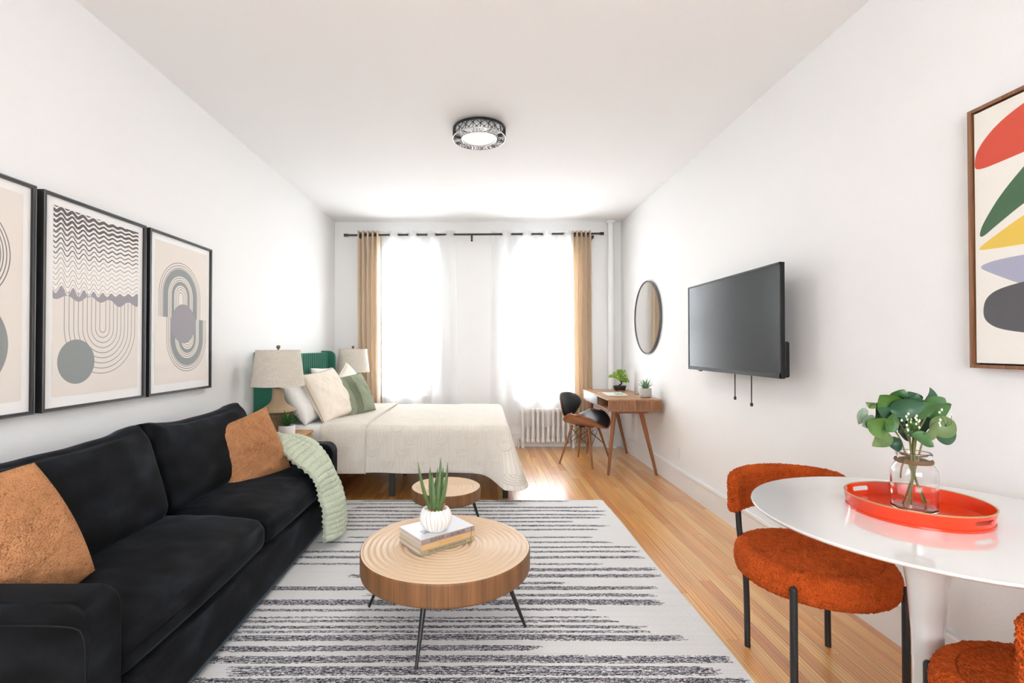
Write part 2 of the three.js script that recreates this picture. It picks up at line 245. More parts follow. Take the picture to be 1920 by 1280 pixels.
function makeWindow(name, w, z, s, label) {              // casing, two sashes, panes; s: towards the room
  const g = sgroup(name, label), cx = (w.x0 + w.x1) / 2, my = (w.y0 + w.y1) / 2;
  const c = 0.075; mesh('casing', mergeGeometries([bx(w.x0 - c, w.x0, w.y0 - 0.02, w.y1 + c, z - 0.011, z + 0.011), bx(w.x1, w.x1 + c, w.y0 - 0.02, w.y1 + c, z - 0.011, z + 0.011), bx(w.x0, w.x1, w.y1, w.y1 + c, z - 0.011, z + 0.011)]).translate(0, 0, s * 0.011), M.trim_paint, g);
  mesh('sill', rbx(w.x0 - 0.09, w.x1 + 0.09, w.y0 - 0.03, w.y0, z - 0.03, z + 0.03, 0.006).translate(0, 0, s * 0.03), M.trim_paint, g);
  for (const [y0, y1, dz] of [[w.y0, my + 0.02, 0.07], [my - 0.02, w.y1, 0.11]]) {
    const f = 0.042, zz = z - s * dz, sash = mesh('sash', mergeGeometries([bx(w.x0, w.x0 + f, y0, y1, zz - 0.018, zz + 0.018), bx(w.x1 - f, w.x1, y0, y1, zz - 0.018, zz + 0.018), bx(w.x0 + f, w.x1 - f, y0, y0 + f, zz - 0.018, zz + 0.018), bx(w.x0 + f, w.x1 - f, y1 - f, y1, zz - 0.018, zz + 0.018)]), M.trim_paint, g);
    mesh('pane', bx(w.x0 + f, w.x1 - f, y0 + f, y1 - f, zz - 0.002, zz + 0.002), M.clear_glass, sash);
  }
  return g;
}
const win1 = makeWindow('window_1', WIN[0], ZB, 1, 'tall white window behind the bed');
makeWindow('window_2', WIN[1], ZB, 1, 'tall white window above the radiator');
makeWindow('unseen_window_3', UNSEEN_REAR, ZF, -1, 'unseen wide window behind the camera, placed to light the near end');
mesh('side_panel', bx(-0.79, -0.64, 0.71, 1.4, ZB - 0.058, ZB - 0.048), M.trim_paint, win1);
// baseboards
function baseboard(name, x0, x1, z0, z1, dx, dz) { structure(name, mergeGeometries([bx(x0, x1, 0, 0.15, z0, z1), rbx(x0 - Math.max(0, -dx) * 0.008, x1 + Math.max(0, dx) * 0.008, 0.15, 0.178, z0, z1 + dz * 0.008, 0.006)]), M.trim_paint, 'white moulded baseboard'); }
baseboard('baseboard_right', XR - 0.02, XR, -5.62, ZF, -1, 0);
baseboard('baseboard_left', XL, XL + 0.02, ZB, ZF, 1, 0);
baseboard('baseboard_back', XL + 0.02, XR, ZB, ZB + 0.018, 0, 1);
structure('trim_1', bx(XR - 0.012, XR, 0, 0.15, ZB + 0.02, -5.625), M.trim_paint, 'thin far end of the right baseboard');
structure('trim_2', rbx(XR - 0.024, XR + 0.004, 0, 0.172, -3.302, -3.297, 0.002), M.trim_paint, 'joint cover on the right baseboard');

// ───────────────────────── rug ─────────────────────────
{
  const x0 = -1.28, x1 = 1.0, z0 = -3.9, z1 = -0.95, W = 1600, Hh = 2048, sx = W / (x1 - x0), sz = Hh / (z1 - z0);
  // stripe: row in the photo, where its right end is, thickness (zoomed pixels), left start
  const rows = [[940.7, 1074, 6, 677], [946, 975, 5, 0], [952.8, 1125, 10, 658], [959.4, 1138, 8, 0], [966, 1138, 8, 0], [971.9, 1126, 10, 0], [979, 1077, 8, 0], [986.7, 1144, 10, 0], [993.8, 1125, 9, 0], [1008.7, 1113, 7, 645], [1018, 1150, 9, 587], [1027, 1195, 9, 700], [1035.5, 1205, 11, 0], [1046, 1209, 14, 0], [1058, 1134, 10, 0], [1068.4, 1230, 20, 700], [1080.5, 1239, 22, 650], [1093.6, 1070, 14, 700], [1103.4, 1229, 24, 0], [1116.7, 1224, 16, 680], [1130, 1238, 36, 0], [1144, 1114, 14, 0], [1158.3, 1138, 10, 0], [1165, 1157, 14, 0], [1175.5, 1206, 16, 0], [1184.4, 1212, 12, 0], [1195.4, 1279, 36, 0], [1215.3, 1012, 34, 0], [1235.5, 1364, 46, 0], [1252, 1328, 20, 418], [1260.7, 1349, 36, 420], [1275.6, 1396, 36, 0]];
  const st = rows.map(([v, u, t, l]) => { const D = EYE * F / (v - 650.3); return { z: -D, xe: (u - 901) / F * D, xs: l ? (l - 901) / F * D : -2, t: clamp(t / 3.368 * D / (v - 650.3) * D / D * 0.92, 0.008, 0.06) }; });
  const rr = rng(5); for (let z = -1.68; z < z1; z += 0.05 + rr() * 0.035) st.push({ z, xe: 0.5 + rr() * 0.45, xs: -2, t: 0.014 + rr() * 0.025 });
  const map = canvasTex(W, Hh, (c) => {
    c.fillStyle = '#faf9f7'; c.fillRect(0, 0, W, Hh); const r = rng(31);
    for (let i = 0; i < 2600; i++) { c.fillStyle = `rgba(${r() < 0.5 ? '214,208,204' : '250,249,247'},${0.05 + r() * 0.13})`; c.fillRect(r() * W - 100, r() * Hh, 60 + r() * 500, 1 + r() * 1.6); }
    for (const s of st) {
      const y = (s.z - z0) * sz, t = s.t * sz, xa = Math.max(-20, (s.xs - x0) * sx), xb = (s.xe - x0) * sx, k0 = r() * 50, strands = Math.max(3, Math.round(t / 2.0));
      for (let j = 0; j < strands; j++) {
        const f = strands > 1 ? j / (strands - 1) - 0.5 : 0, ra = xa + (s.xs > -2 ? r() * 40 * (1 + Math.abs(f)) : 0), rb2 = xb - r() * 60 * (0.3 + Math.abs(f)) * (t > 14 ? 1.4 : 1), core = Math.abs(f) < 0.36 || r() < 0.35;
        for (let x = ra; x < rb2; x += 2 + r() * 5) {
          const yy = y + f * t + Math.sin(x * 0.006 + k0) * 1.6 + N3(x * 0.02, k0, j) * 2.6 + (r() - 0.5) * 1.6;
          if (r() < (core ? 0.12 : 0.42)) continue;
          const d = r(); c.fillStyle = d < 0.6 ? `rgba(34,34,46,${0.62 + r() * 0.38})` : d < 0.85 ? `rgba(72,70,84,${0.6 + r() * 0.3})` : `rgba(150,146,152,${0.5 + r() * 0.3})`; c.fillRect(x, yy, 2.5 + r() * 7, 1.2 + r() * 1.5);
        }
      }
    }
  });
  map.flipY = true;
  const mat = new THREE.MeshPhysicalMaterial({ name: 'rug_weave', map, roughness: 0.95, bumpMap: rep(T_weave, 0.05 / (x1 - x0), 0.05 / (z1 - z0)), bumpScale: 0.0015, specularIntensity: 0.2 });
  const rug = thing('rug', 'cream woven rug with ragged charcoal stripes under the coffee tables', 'rug', [0, 0, 0]);
  const hgt = (x, z) => 0.008 + 0.0025 * (1 + N3(x * 1.5, z * 2.2, 3)) + 0.006 * Math.exp(-(((z + 2.40 + 0.06 * x) / 0.02) ** 2)) * smooth(0.35, 0.75, x) + 0.004 * Math.exp(-(((z + 3.66 + 0.03 * Math.sin(x * 9)) / 0.03) ** 2));
  const edge = z => 0.985 + (z + 3.9) * 0.014 + 0.004 * Math.sin(z * 5);
  const top = gridSurf(90, 240, (u, v) => { const z = lerp(z0, z1, v), x = lerp(x0, edge(z), u); return [x, hgt(x, z), z]; }); { const uv = top.attributes.uv; for (let i = 0; i < uv.count; i++) uv.setY(i, 1 - uv.getY(i)); }
  top.index.array.reverse(); top.computeVertexNormals(); mesh('pile', top, mat, rug);
  const pts = []; for (let i = 0; i <= 20; i++) pts.push(V(lerp(x0, edge(z0), i / 20), hgt(lerp(x0, edge(z0), i / 20), z0) - 0.005, z0)); for (let i = 1; i <= 50; i++) { const z = lerp(z0, z1, i / 50); pts.push(V(edge(z), hgt(edge(z), z) - 0.005, z)); }
  mesh('border', tube(pts, 0.005, 160, 6), M.rug_edge, rug);
}

// ───────────────────────── sofa ─────────────────────────
const SX0 = -1.815, SX1 = -1.035, SZ0 = -3.45, SZ1 = -1.27, AT = 0.115;
{
  const s = thing('sofa', 'long dark navy velvet sofa under the three framed prints', 'sofa');
  mesh('base', softBox(SX1 - SX0, 0.225, SZ1 - SZ0 - 2 * AT, 0.02, 12, 6, 30).translate((SX0 + SX1) / 2, 0.035 + 0.1125, (SZ0 + SZ1) / 2), M.velvet_navy, s);
  mesh('back_frame', softBox(0.16, 0.56, SZ1 - SZ0 - 2 * AT + 0.06, 0.05, 8, 16, 40).translate(SX0 + 0.08, 0.05 + 0.28, (SZ0 + SZ1) / 2), M.velvet_navy, s);
  for (const [z0, z1] of [[SZ1 - AT, SZ1], [SZ0, SZ0 + AT]]) {
    // border band over the top and down the front of the arm, panels set in on both sides
    const w = SX1 - SX0, h = 0.535, b = 0.05, r = 0.055, sh = new THREE.Shape();
    sh.moveTo(0, 0); sh.lineTo(w, 0); sh.lineTo(w, h - r); sh.absarc(w - r, h - r, r, 0, Math.PI / 2, false); sh.lineTo(0, h); sh.lineTo(0, 0);
    const g = new THREE.ExtrudeGeometry(sh, { depth: z1 - z0 - 0.02, bevelEnabled: true, bevelThickness: 0.01, bevelSize: 0.01, bevelSegments: 4, curveSegments: 16 }); g.translate(SX0, 0.03, z0 + 0.01); metreUV(g);
    const a = mesh('arm', g, M.velvet_navy, s);
    const cw = tube([[SX0 + 0.01, 0.03 + h - b, z1 + 0.0005], [SX1 - 0.05, 0.03 + h - b, z1 + 0.0005], [SX1 - 0.018, 0.03 + h - b - 0.008, z1], [SX1 - 0.006, 0.03 + h - b - 0.035, z1 - 0.001], [SX1 - 0.005, 0.04, z1 - 0.001]], 0.003, 60, 6);
    mesh('piping', cw, M.velvet_navy, a);
  }
  const L = (SZ1 - SZ0 - 2 * AT) / 2;
  for (const k of [0, 1]) {
    const zc = SZ1 - AT - L * (k + 0.5);
    mesh('seat_cushion', softBox(0.66, 0.165, L - 0.012, 0.06, 44, 12, 64, (p, x, y, z) => {
      const crown = (1 - x * x) * (1 - z * z), wr = N3(p[0] * 9 + k * 4, p[2] * 5, 2) * 0.004 + N3(p[0] * 20, p[2] * 13, 5) * 0.0015;
      p[1] += (y > 0 ? 0.032 * Math.pow(Math.max(0, crown), 0.55) + wr : 0) - (y > 0 ? 0.016 * smooth(0.2, 1, x) : 0); p[0] += 0.012 * (1 - z * z) * smooth(0, 1, x); return p;
    }).translate(SX1 - 0.33 + 0.0, 0.268 + 0.0825, zc), M.velvet_navy, s);
    const LB = 0.932, bc = mesh('back_cushion', softBox(0.19, 0.47, LB, 0.085, 18, 36, 64, (p, x, y, z) => {
      const e = (1 - y * y) * (1 - z * z), corner = Math.max(0, y) ** 3 * Math.abs(z) ** 5;
      p[0] += (x > 0 ? 0.05 : -0.03) * Math.pow(Math.max(0, e), 0.6) * (x > 0 ? 1 : 1);
      p[1] += 0.04 * corner - 0.014 * Math.max(0, y) * (1 - z * z) - 0.01 * N3(p[2] * 4 + k * 7, 1, 1) * Math.max(0, y);
      const wr = N3(p[2] * 7 + k * 3, p[1] * 4, 3) * 0.008 + N3(p[2] * 16 + p[1] * 10, p[1] * 9, k) * 0.004 * smooth(-0.2, 1, y) + 0.006 * Math.sin(p[2] * 40 + p[1] * 16 + k) * Math.exp(-(((y - 0.72) / 0.25) ** 2)) * smooth(0.2, 0.9, k ? z : z) ; if (x > 0) p[0] += wr;
      return p;
    }), M.velvet_navy, s);
    bc.position.set(-1.612, 0.405 + 0.225, SZ1 - AT - LB * (k + 0.5)); bc.rotation.z = 0.27;
  }
  for (const z of [SZ0 + 0.06, SZ1 - 0.06]) for (const x of [SX0 + 0.06, SX1 - 0.06]) mesh('leg', rod([x, 0.0135, z], [x, 0.04, z], 0.02, 0.025), M.black_metal, s);
}
// boucle cushions on the sofa
{
  const g = pillowGeo(0.42, 0.42, 0.22, { wrinkle: 0.008, seed: 3, pinch: -0.09, dense: true });
  const a = single('cushion', g, M.boucle_tan, 'tan boucle cushion', 'cushion', 'tan cushions on the sofa');
  a.userData.label = 'tan boucle cushion propped against the sofa arm away from the green throw';
  a.position.set(-1.525, 0.60, -1.475); face(a, 0.74, 0.22, 0.64, 0.36);
  const b = single('cushion', pillowGeo(0.43, 0.43, 0.19, { wrinkle: 0.008, seed: 8, pinch: 0.05, dense: true }), M.boucle_tan, 'tan boucle cushion leaning on the sofa back beside the green throw', 'cushion', 'tan cushions on the sofa');
  b.position.set(-1.425, 0.61, -2.97); face(b, 0.80, 0.30, 0.50, 0.24);
}
// ribbed throw
{
  const Lc = new THREE.CatmullRomCurve3([V(-1.42, 0.575, -3.27), V(-1.36, 0.555, -3.19), V(-1.23, 0.485, -3.07), V(-1.08, 0.43, -2.96), V(-1.015, 0.37, -2.945), V(-1.0, 0.26, -2.95), V(-0.998, 0.15, -2.96), V(-0.995, 0.06, -2.965)]);
  const Rc = new THREE.CatmullRomCurve3([V(-1.40, 0.58, -3.40), V(-1.27, 0.585, -3.40), V(-1.185, 0.575, -3.395), V(-1.10, 0.51, -3.36), V(-1.025, 0.41, -3.30), V(-0.965, 0.30, -3.27), V(-0.935, 0.18, -3.24), V(-0.92, 0.075, -3.2)]);
  const n = 24, a = V(), b = V();
  const bulge = (s, t) => Math.sin(Math.PI * t) * lerp(0.022, 0.028, s) + 0.012 * Math.sin(t * 9 + s * 5) * (1 - s * 0.4) + (0.03 * smooth(0.46 + 0.36 * s, 0.38 + 0.36 * s, t) - 0.02 * Math.exp(-(((t - 0.5 - 0.36 * s) / 0.06) ** 2))) * (1 - smooth(0.42, 0.62, s)) + 0.03 * smooth(0.62, 0.56, t) * smooth(0.62, 0.75, s);
  let g = gridSurf(64, 330, (t, s) => {
    Lc.getPoint(s, a); Rc.getPoint(s, b); const p = a.clone().lerp(b, t), ph = s * n + 0.35 * Math.sin(t * 5 + s * 3) + 0.5 * smooth(0.45, 0.55, t - 0.36 * s) * (1 - smooth(0.4, 0.6, s)), rib = Math.pow(Math.abs(Math.sin(Math.PI * ph)), 0.65);
    const out = V(lerp(0.35, 0.9, smooth(0.3, 0.6, s)), lerp(0.9, 0.15, smooth(0.3, 0.6, s)), 0.32).normalize(), d = bulge(s, t) + 0.034 * rib * Math.pow(Math.sin(Math.PI * clamp(t, 0.02, 0.98)), 0.3) + 0.004 * N3(t * 22, s * 110, 1);
    return [p.x + out.x * d, p.y + out.y * d, p.z + out.z * d];
  }, 0.35, 1.1);
  g = thick(g, 0.02);
  single('throw_blanket', g, M.fur_sage, 'sage green ribbed plush throw hanging over the end of the sofa', 'blanket');
}

// ───────────────────────── coffee tables ─────────────────────────
function coffeeTable(x, z, topY, r, th, legs, legR, label, seed) {
  const t = thing('coffee_table', label, 'coffee table', [x, 0, z], 0);
  const wob = a => 1 + 0.006 * Math.sin(a * 3 + seed) + 0.004 * Math.sin(a * 5 + seed * 2);
  const prof = []; const rings = Math.round(r / 0.0268); for (let i = 0; i <= 260; i++) { const q = i / 260 * (r - 0.004); prof.push([Math.max(q, 0.0001), topY - 0.003 + 0.003 * Math.cos(q / (r - 0.004) * rings * Math.PI * 2 + Math.PI) * smooth(0, 0.02, r - q)]); }
  const top = lathe(prof.reverse(), 128), wobble = g => { const p = g.attributes.position; for (let i = 0; i < p.count; i++) { const X = p.getX(i), Z = p.getZ(i), k = wob(Math.atan2(Z, X)); p.setX(i, X * k); p.setZ(i, Z * k); } return g; };
  { wobble(top); const p = top.attributes.position, uv = top.attributes.uv; for (let i = 0; i < p.count; i++) uv.setXY(i, p.getX(i), p.getZ(i)); top.computeVertexNormals(); }
  mesh('ringed_top', top, M.ring_wood, t).userData.label = 'pale top carved in rings';
  const side = lathe([[0.001, topY - th], [r - 0.012, topY - th], [r - 0.003, topY - th + 0.006], [r, topY - th + 0.016], [r, topY - 0.012], [r - 0.001, topY - 0.005], [r - 0.004, topY - 0.003]], 128); wobble(side);
  { const p = side.attributes.position, uv = side.attributes.uv; for (let i = 0; i < p.count; i++) uv.setXY(i, uv.getX(i) * Math.PI * 2 * r, p.getY(i)); }
  mesh('slab', side, M.bark_wood, t).userData.label = 'brown wooden rim';
  for (const [lx, lz] of legs) { const k = 0.74; mesh('leg', rod([lx - x, 0.0145, lz - z], [(lx - x) * k, topY - th, (lz - z) * k], 0.006, 0.0125, 14), M.black_metal, t); }
  return t;
}
coffeeTable(-0.162, -2.225, 0.345, 0.385, 0.102, [[-0.247, -1.853], [0.198, -2.132], [-0.53, -2.297], [-0.085, -2.576]], 0, 'large round ringed wood coffee table carrying the books', 1);
coffeeTable(-0.238, -3.335, 0.29, 0.238, 0.085, [[-0.238 + 0.24, -3.335 - 0.02], [-0.238 - 0.13, -3.335 + 0.2], [-0.238 - 0.13, -3.335 - 0.2]], 0, 'small round ringed wood coffee table standing next to the bed', 4);

// books
{
  const yaw = Math.atan2(0.173, 0.227), cx = -0.204 + 0.0, cz = -2.247, th = 0.0233, y0 = 0.3452;
  const spine = (bg, fn) => new THREE.MeshPhysicalMaterial({ name: 'book_spine', roughness: 0.5, map: canvasTex(1024, 84, (c, w, h) => { c.fillStyle = bg; c.fillRect(0, 0, w, h); fn(c, w, h); }) });
  const fit = (c, s, font, x0, x1, y) => { c.font = font; const w = c.measureText(s).width; c.save(); c.translate(x0, y); c.scale((x1 - x0) / w, 1); c.fillText(s, 0, 0); c.restore(); };
  const books = [
    ['#a99a7c', c => { c.fillStyle = '#2b241b'; fit(c, 'The Aesthetics of Abundance', '52px sans-serif', 130, 860, 60); c.fillRect(955, 0, 9, 84); }, 'khaki hardcover book at the bottom of the stack', [0.42, 0.35, 0.24]],
    ['#d3ad7a', c => { c.fillStyle = '#c98a35'; fit(c, 'Opulent Oasis', 'italic 58px serif', 300, 770, 60); c.fillStyle = '#7c4f2a'; c.fillRect(955, 0, 9, 84); }, 'tan hardcover book in the middle of the stack', [0.62, 0.46, 0.28]],
    ['#9d8c86', c => { c.fillStyle = '#2b2123'; fit(c, 'ELEVATE', 'bold 66px serif', 160, 420, 66); fit(c, 'and', 'italic 44px serif', 450, 515, 60); fit(c, 'DECORATE', 'bold 66px serif', 530, 830, 66); c.fillStyle = '#5a3a34'; c.fillRect(955, 0, 9, 84); }, 'pale grey hardcover book on top of the stack', [0.74, 0.745, 0.77]],
  ];
  books.forEach(([bg, fn, label, col], i) => {
    const b = thing('book', label, 'book', [cx + (i - 1) * 0.0015, y0 + i * th, cz], yaw, 'books on the coffee table'), w = 0.285 - (i === 0 ? 0 : 0.001), d = 0.198, cov = std('book_cover_' + i, col, 0.4);
    mesh('page_block', bx(-w / 2 + 0.003, w / 2 - 0.003, 0.0022, th - 0.0022, -d / 2 + 0.003, d / 2 - 0.002), M.book_pages, b);
    mesh('cover', bx(-w / 2, w / 2, th - 0.0025, th - 0.0001, -d / 2, d / 2), cov, b); mesh('cover', bx(-w / 2, w / 2, 0, 0.0022, -d / 2, d / 2), cov, b);
    const sp = new THREE.BoxGeometry(w, th - 0.0003, 0.002); sp.translate(0, th / 2, d / 2 + 0.001); mesh('spine', sp, spine(bg, fn), b);
    if (i === 2) { const t = canvasTex(256, 128, (c, W, H) => { c.fillStyle = '#d9dadd'; c.fillRect(0, 0, W, H); c.fillStyle = '#2a2a2c'; c.font = 'bold 54px serif'; c.fillText('ELEVATE', 6, 56); c.font = 'bold 46px serif'; c.fillText('DECORATE', 6, 108); }); const p = new THREE.BoxGeometry(0.1, 0.0004, 0.05); p.translate(-0.05, th + 0.0001, 0.028); mesh('cover_title', p, new THREE.MeshPhysicalMaterial({ name: 'cover_print', map: t, roughness: 0.4 }), b); }
  });
}
// aloe in a pleated white pot
{
  const t = thing('potted_aloe', 'aloe plant in a white pleated pot on the stacked books', 'potted plant', [-0.205, 0.345 + 0.0233 * 3 + 0.0005, -2.205]);
  const prof = [[0.001, 0], [0.040, 0], [0.046, 0.003], [0.060, 0.022], [0.069, 0.045], [0.070, 0.06], [0.066, 0.08], [0.0565, 0.096], [0.053, 0.099], [0.050, 0.096], [0.050, 0.084], [0.001, 0.084]];
  const c = new THREE.SplineCurve(prof.map(p => new THREE.Vector2(...p))).getPoints(60), g = new THREE.LatheGeometry(prof.map(p => new THREE.Vector2(...p)), 168), p = g.attributes.position;
  for (let i = 0; i < p.count; i++) { const x = p.getX(i), z = p.getZ(i), y = p.getY(i), r = Math.hypot(x, z), a = Math.atan2(z, x), zig = Math.abs(((a / (Math.PI * 2) * 21 + 0.25 * Math.sin(y * 40)) % 1 + 1) % 1 - 0.5) * 4 - 1, amp = (r > 0.0515 || y < 0.09) && r > 0.038 && !(r < 0.0512 && y > 0.08) ? 0.0048 * smooth(0.0, 0.012, y) : 0; p.setX(i, x * (1 + zig * amp / Math.max(r, 0.01))); p.setZ(i, z * (1 + zig * amp / Math.max(r, 0.01))); }
  g.computeVertexNormals(); mesh('pot', g, M.ceramic_white, t);
  const r = rng(12); for (let i = 0; i < 46; i++) { const a = r() * 6.28, q = Math.sqrt(r()) * 0.046, s = 0.0045 + r() * 0.004, e = new THREE.IcosahedronGeometry(s, 1); e.scale(1, 0.75, 1); e.translate(Math.cos(a) * q, 0.0855 + r() * 0.003, Math.sin(a) * q); mesh('pebble', e, [M.pebble, M.pebble_dark, M.pebble_pale][i % 3], t); }
  const aloe = (pts, w) => { const cv = new THREE.CatmullRomCurve3(pts.map(q => V(...q))), g = gridSurf(12, 26, (a, s) => { const p = cv.getPoint(s), th = a * Math.PI * 2, ww = w * (1 - s ** 1.7) * (0.85 + 0.15 * Math.sin(s * 3)) + 0.0006; return [p.x + Math.cos(th) * ww, p.y, p.z + Math.sin(th) * ww * (Math.sin(th) > 0 ? 0.35 : 0.75)]; }, w * 6, 0.3); return smoothNormals(g); };
  const LV = [[[-0.02, 0.08, 0], [-0.05, 0.16, 0], [-0.072, 0.25, 0.0], [-0.082, 0.31, 0]], [[-0.012, 0.08, 0.01], [-0.022, 0.17, 0.0], [-0.026, 0.24, 0], [-0.026, 0.285, 0]], [[-0.004, 0.08, -0.01], [-0.010, 0.15, -0.02], [0.002, 0.23, -0.03], [0.006, 0.275, -0.03]], [[0.002, 0.08, 0.015], [0.012, 0.17, 0.01], [0.02, 0.26, 0], [0.022, 0.332, 0]], [[0.008, 0.08, -0.01], [0.02, 0.16, -0.02], [0.03, 0.24, -0.02], [0.033, 0.28, -0.02]], [[0.014, 0.08, 0.01], [0.034, 0.15, 0.012], [0.05, 0.24, 0.008], [0.055, 0.305, 0]], [[-0.006, 0.08, 0.02], [-0.006, 0.15, 0.022], [-0.012, 0.21, 0.015], [-0.016, 0.26, 0.01]]];
  LV.forEach((q, i) => mesh('leaf', aloe(q, [0.010, 0.011, 0.009, 0.012, 0.010, 0.0125, 0.0125][i]), M.aloe_green, t));
  mesh('leaf', aloe([[0.02, 0.085, -0.01], [0.032, 0.105, -0.012], [0.046, 0.118, -0.014]], 0.011), M.aloe_red, t); mesh('leaf', aloe([[-0.006, 0.08, 0.028], [-0.012, 0.095, 0.034], [-0.02, 0.1, 0.036]], 0.01), M.aloe_red, t);
}

// ───────────────────────── tulip table, tray, vase ─────────────────────────
const TY = 0.77, TX = 1.278, TZ = -1.362;
{
  const t = thing('pedestal_table', 'round glossy white table on a single tulip pedestal', 'table', [TX, 0, TZ]);
  const g = lathe([[0.001, TY - 0.028], [0.36, TY - 0.028], [0.41, TY - 0.024], [0.449, TY - 0.011], [0.456, TY - 0.004], [0.453, TY], [0.001, TY]], 128); g.scale(1, 1, 0.93);
  { g.computeVertexNormals(); } mesh('table_top', toFlatEdges(g), M.gloss_white, t);
  mesh('pedestal', lathe([[0.001, 0.0], [0.215, 0.0], [0.218, 0.006], [0.195, 0.014], [0.12, 0.035], [0.07, 0.07], [0.046, 0.13], [0.036, 0.22], [0.0335, 0.32], [0.036, 0.44], [0.044, 0.56], [0.056, 0.66], [0.075, 0.73], [0.10, TY - 0.022], [0.001, TY - 0.022]].map(p => [p[0], p[1]]), 72).translate(-0.018, 0.0005, 0), M.gloss_white, t);
}
function toFlatEdges(g) { return g; }
{
  const t = thing('serving_tray', 'oval orange-red lacquer tray with cut-out handles on the white table', 'tray', [1.262, TY + 0.0006, -1.398], -1.31);
  const A = 0.165, B = 0.17, h = 0.042, fl = 0.008;
  const disc = new THREE.CylinderGeometry(1, 1, 0.006, 96); disc.scale(A - 0.004, 1, B - 0.004); disc.translate(0, 0.003, 0); mesh('tray_floor', disc, M.tray_red, t);
  const hole = (th, y) => { const a = Math.abs(Math.atan2(Math.sin(th), Math.cos(th))), d = Math.min(a, Math.PI - a) * (B * 1.0), hw = 0.036, hy = 0.0085, qx = Math.max(0, d - (hw - hy)), qy = y - 0.0245; return qx * qx + qy * qy < hy * hy; };
  const wall = (k, in1) => { const nu = 420, nv = 42, pos = [], idx = []; for (let j = 0; j <= nv; j++) for (let i = 0; i <= nu; i++) { const th = i / nu * Math.PI * 2, y = j / nv * h, f = fl * (y / h); pos.push((A - k - fl + f) * Math.cos(th), y, (B - k - fl + f) * Math.sin(th)); } for (let j = 0; j < nv; j++) for (let i = 0; i < nu; i++) { if (hole((i + 0.5) / nu * Math.PI * 2, (j + 0.5) / nv * h)) continue; const a = j * (nu + 1) + i; if (in1) idx.push(a, a + 1, a + nu + 2, a, a + nu + 2, a + nu + 1); else idx.push(a, a + nu + 2, a + 1, a, a + nu + 1, a + nu + 2); } const g = new THREE.BufferGeometry(); g.setAttribute('position', new THREE.Float32BufferAttribute(pos, 3)); g.setAttribute('uv', new THREE.Float32BufferAttribute(new Float32Array(pos.length / 3 * 2), 2)); g.setIndex(idx); g.computeVertexNormals(); return g; };
  mesh('rim', mergeGeometries([wall(0, false), wall(0.0045, true)]), M.tray_red, t);
  const rimPts = []; for (let i = 0; i < 80; i++) { const a = i / 80 * Math.PI * 2; rimPts.push(V((A - 0.00225) * Math.cos(a), h, (B - 0.00225) * Math.sin(a))); }
  mesh('rim_edge', tube(rimPts, 0.0025, 200, 6, true), M.tray_edge, t);
  const bp = []; for (let i = 0; i < 80; i++) { const a = i / 80 * Math.PI * 2; bp.push(V((A - fl) * Math.cos(a), 0.0022, (B - fl) * Math.sin(a))); } mesh('base_edge', tube(bp, 0.0021, 200, 6, true), M.tray_edge, t);
  for (const s of [0, Math.PI]) { const hp = [], hw = 0.036, hy = 0.0088; for (let i = 0; i < 40; i++) { const q = i / 40 * Math.PI * 2, cx = Math.cos(q), sy = Math.sin(q), ax = Math.sign(cx) * (hw - hy) * Math.min(1, Math.abs(cx) * 3) + cx * hy, th = s + ax / B, y = 0.0245 + sy * hy, f = fl * y / h; hp.push(V((A - 0.0022 - fl + f) * Math.cos(th), y, (B - 0.0022 - fl + f) * Math.sin(th))); } mesh('handle_edge', tube(hp, 0.0024, 90, 6, true), M.tray_red, t); }
}
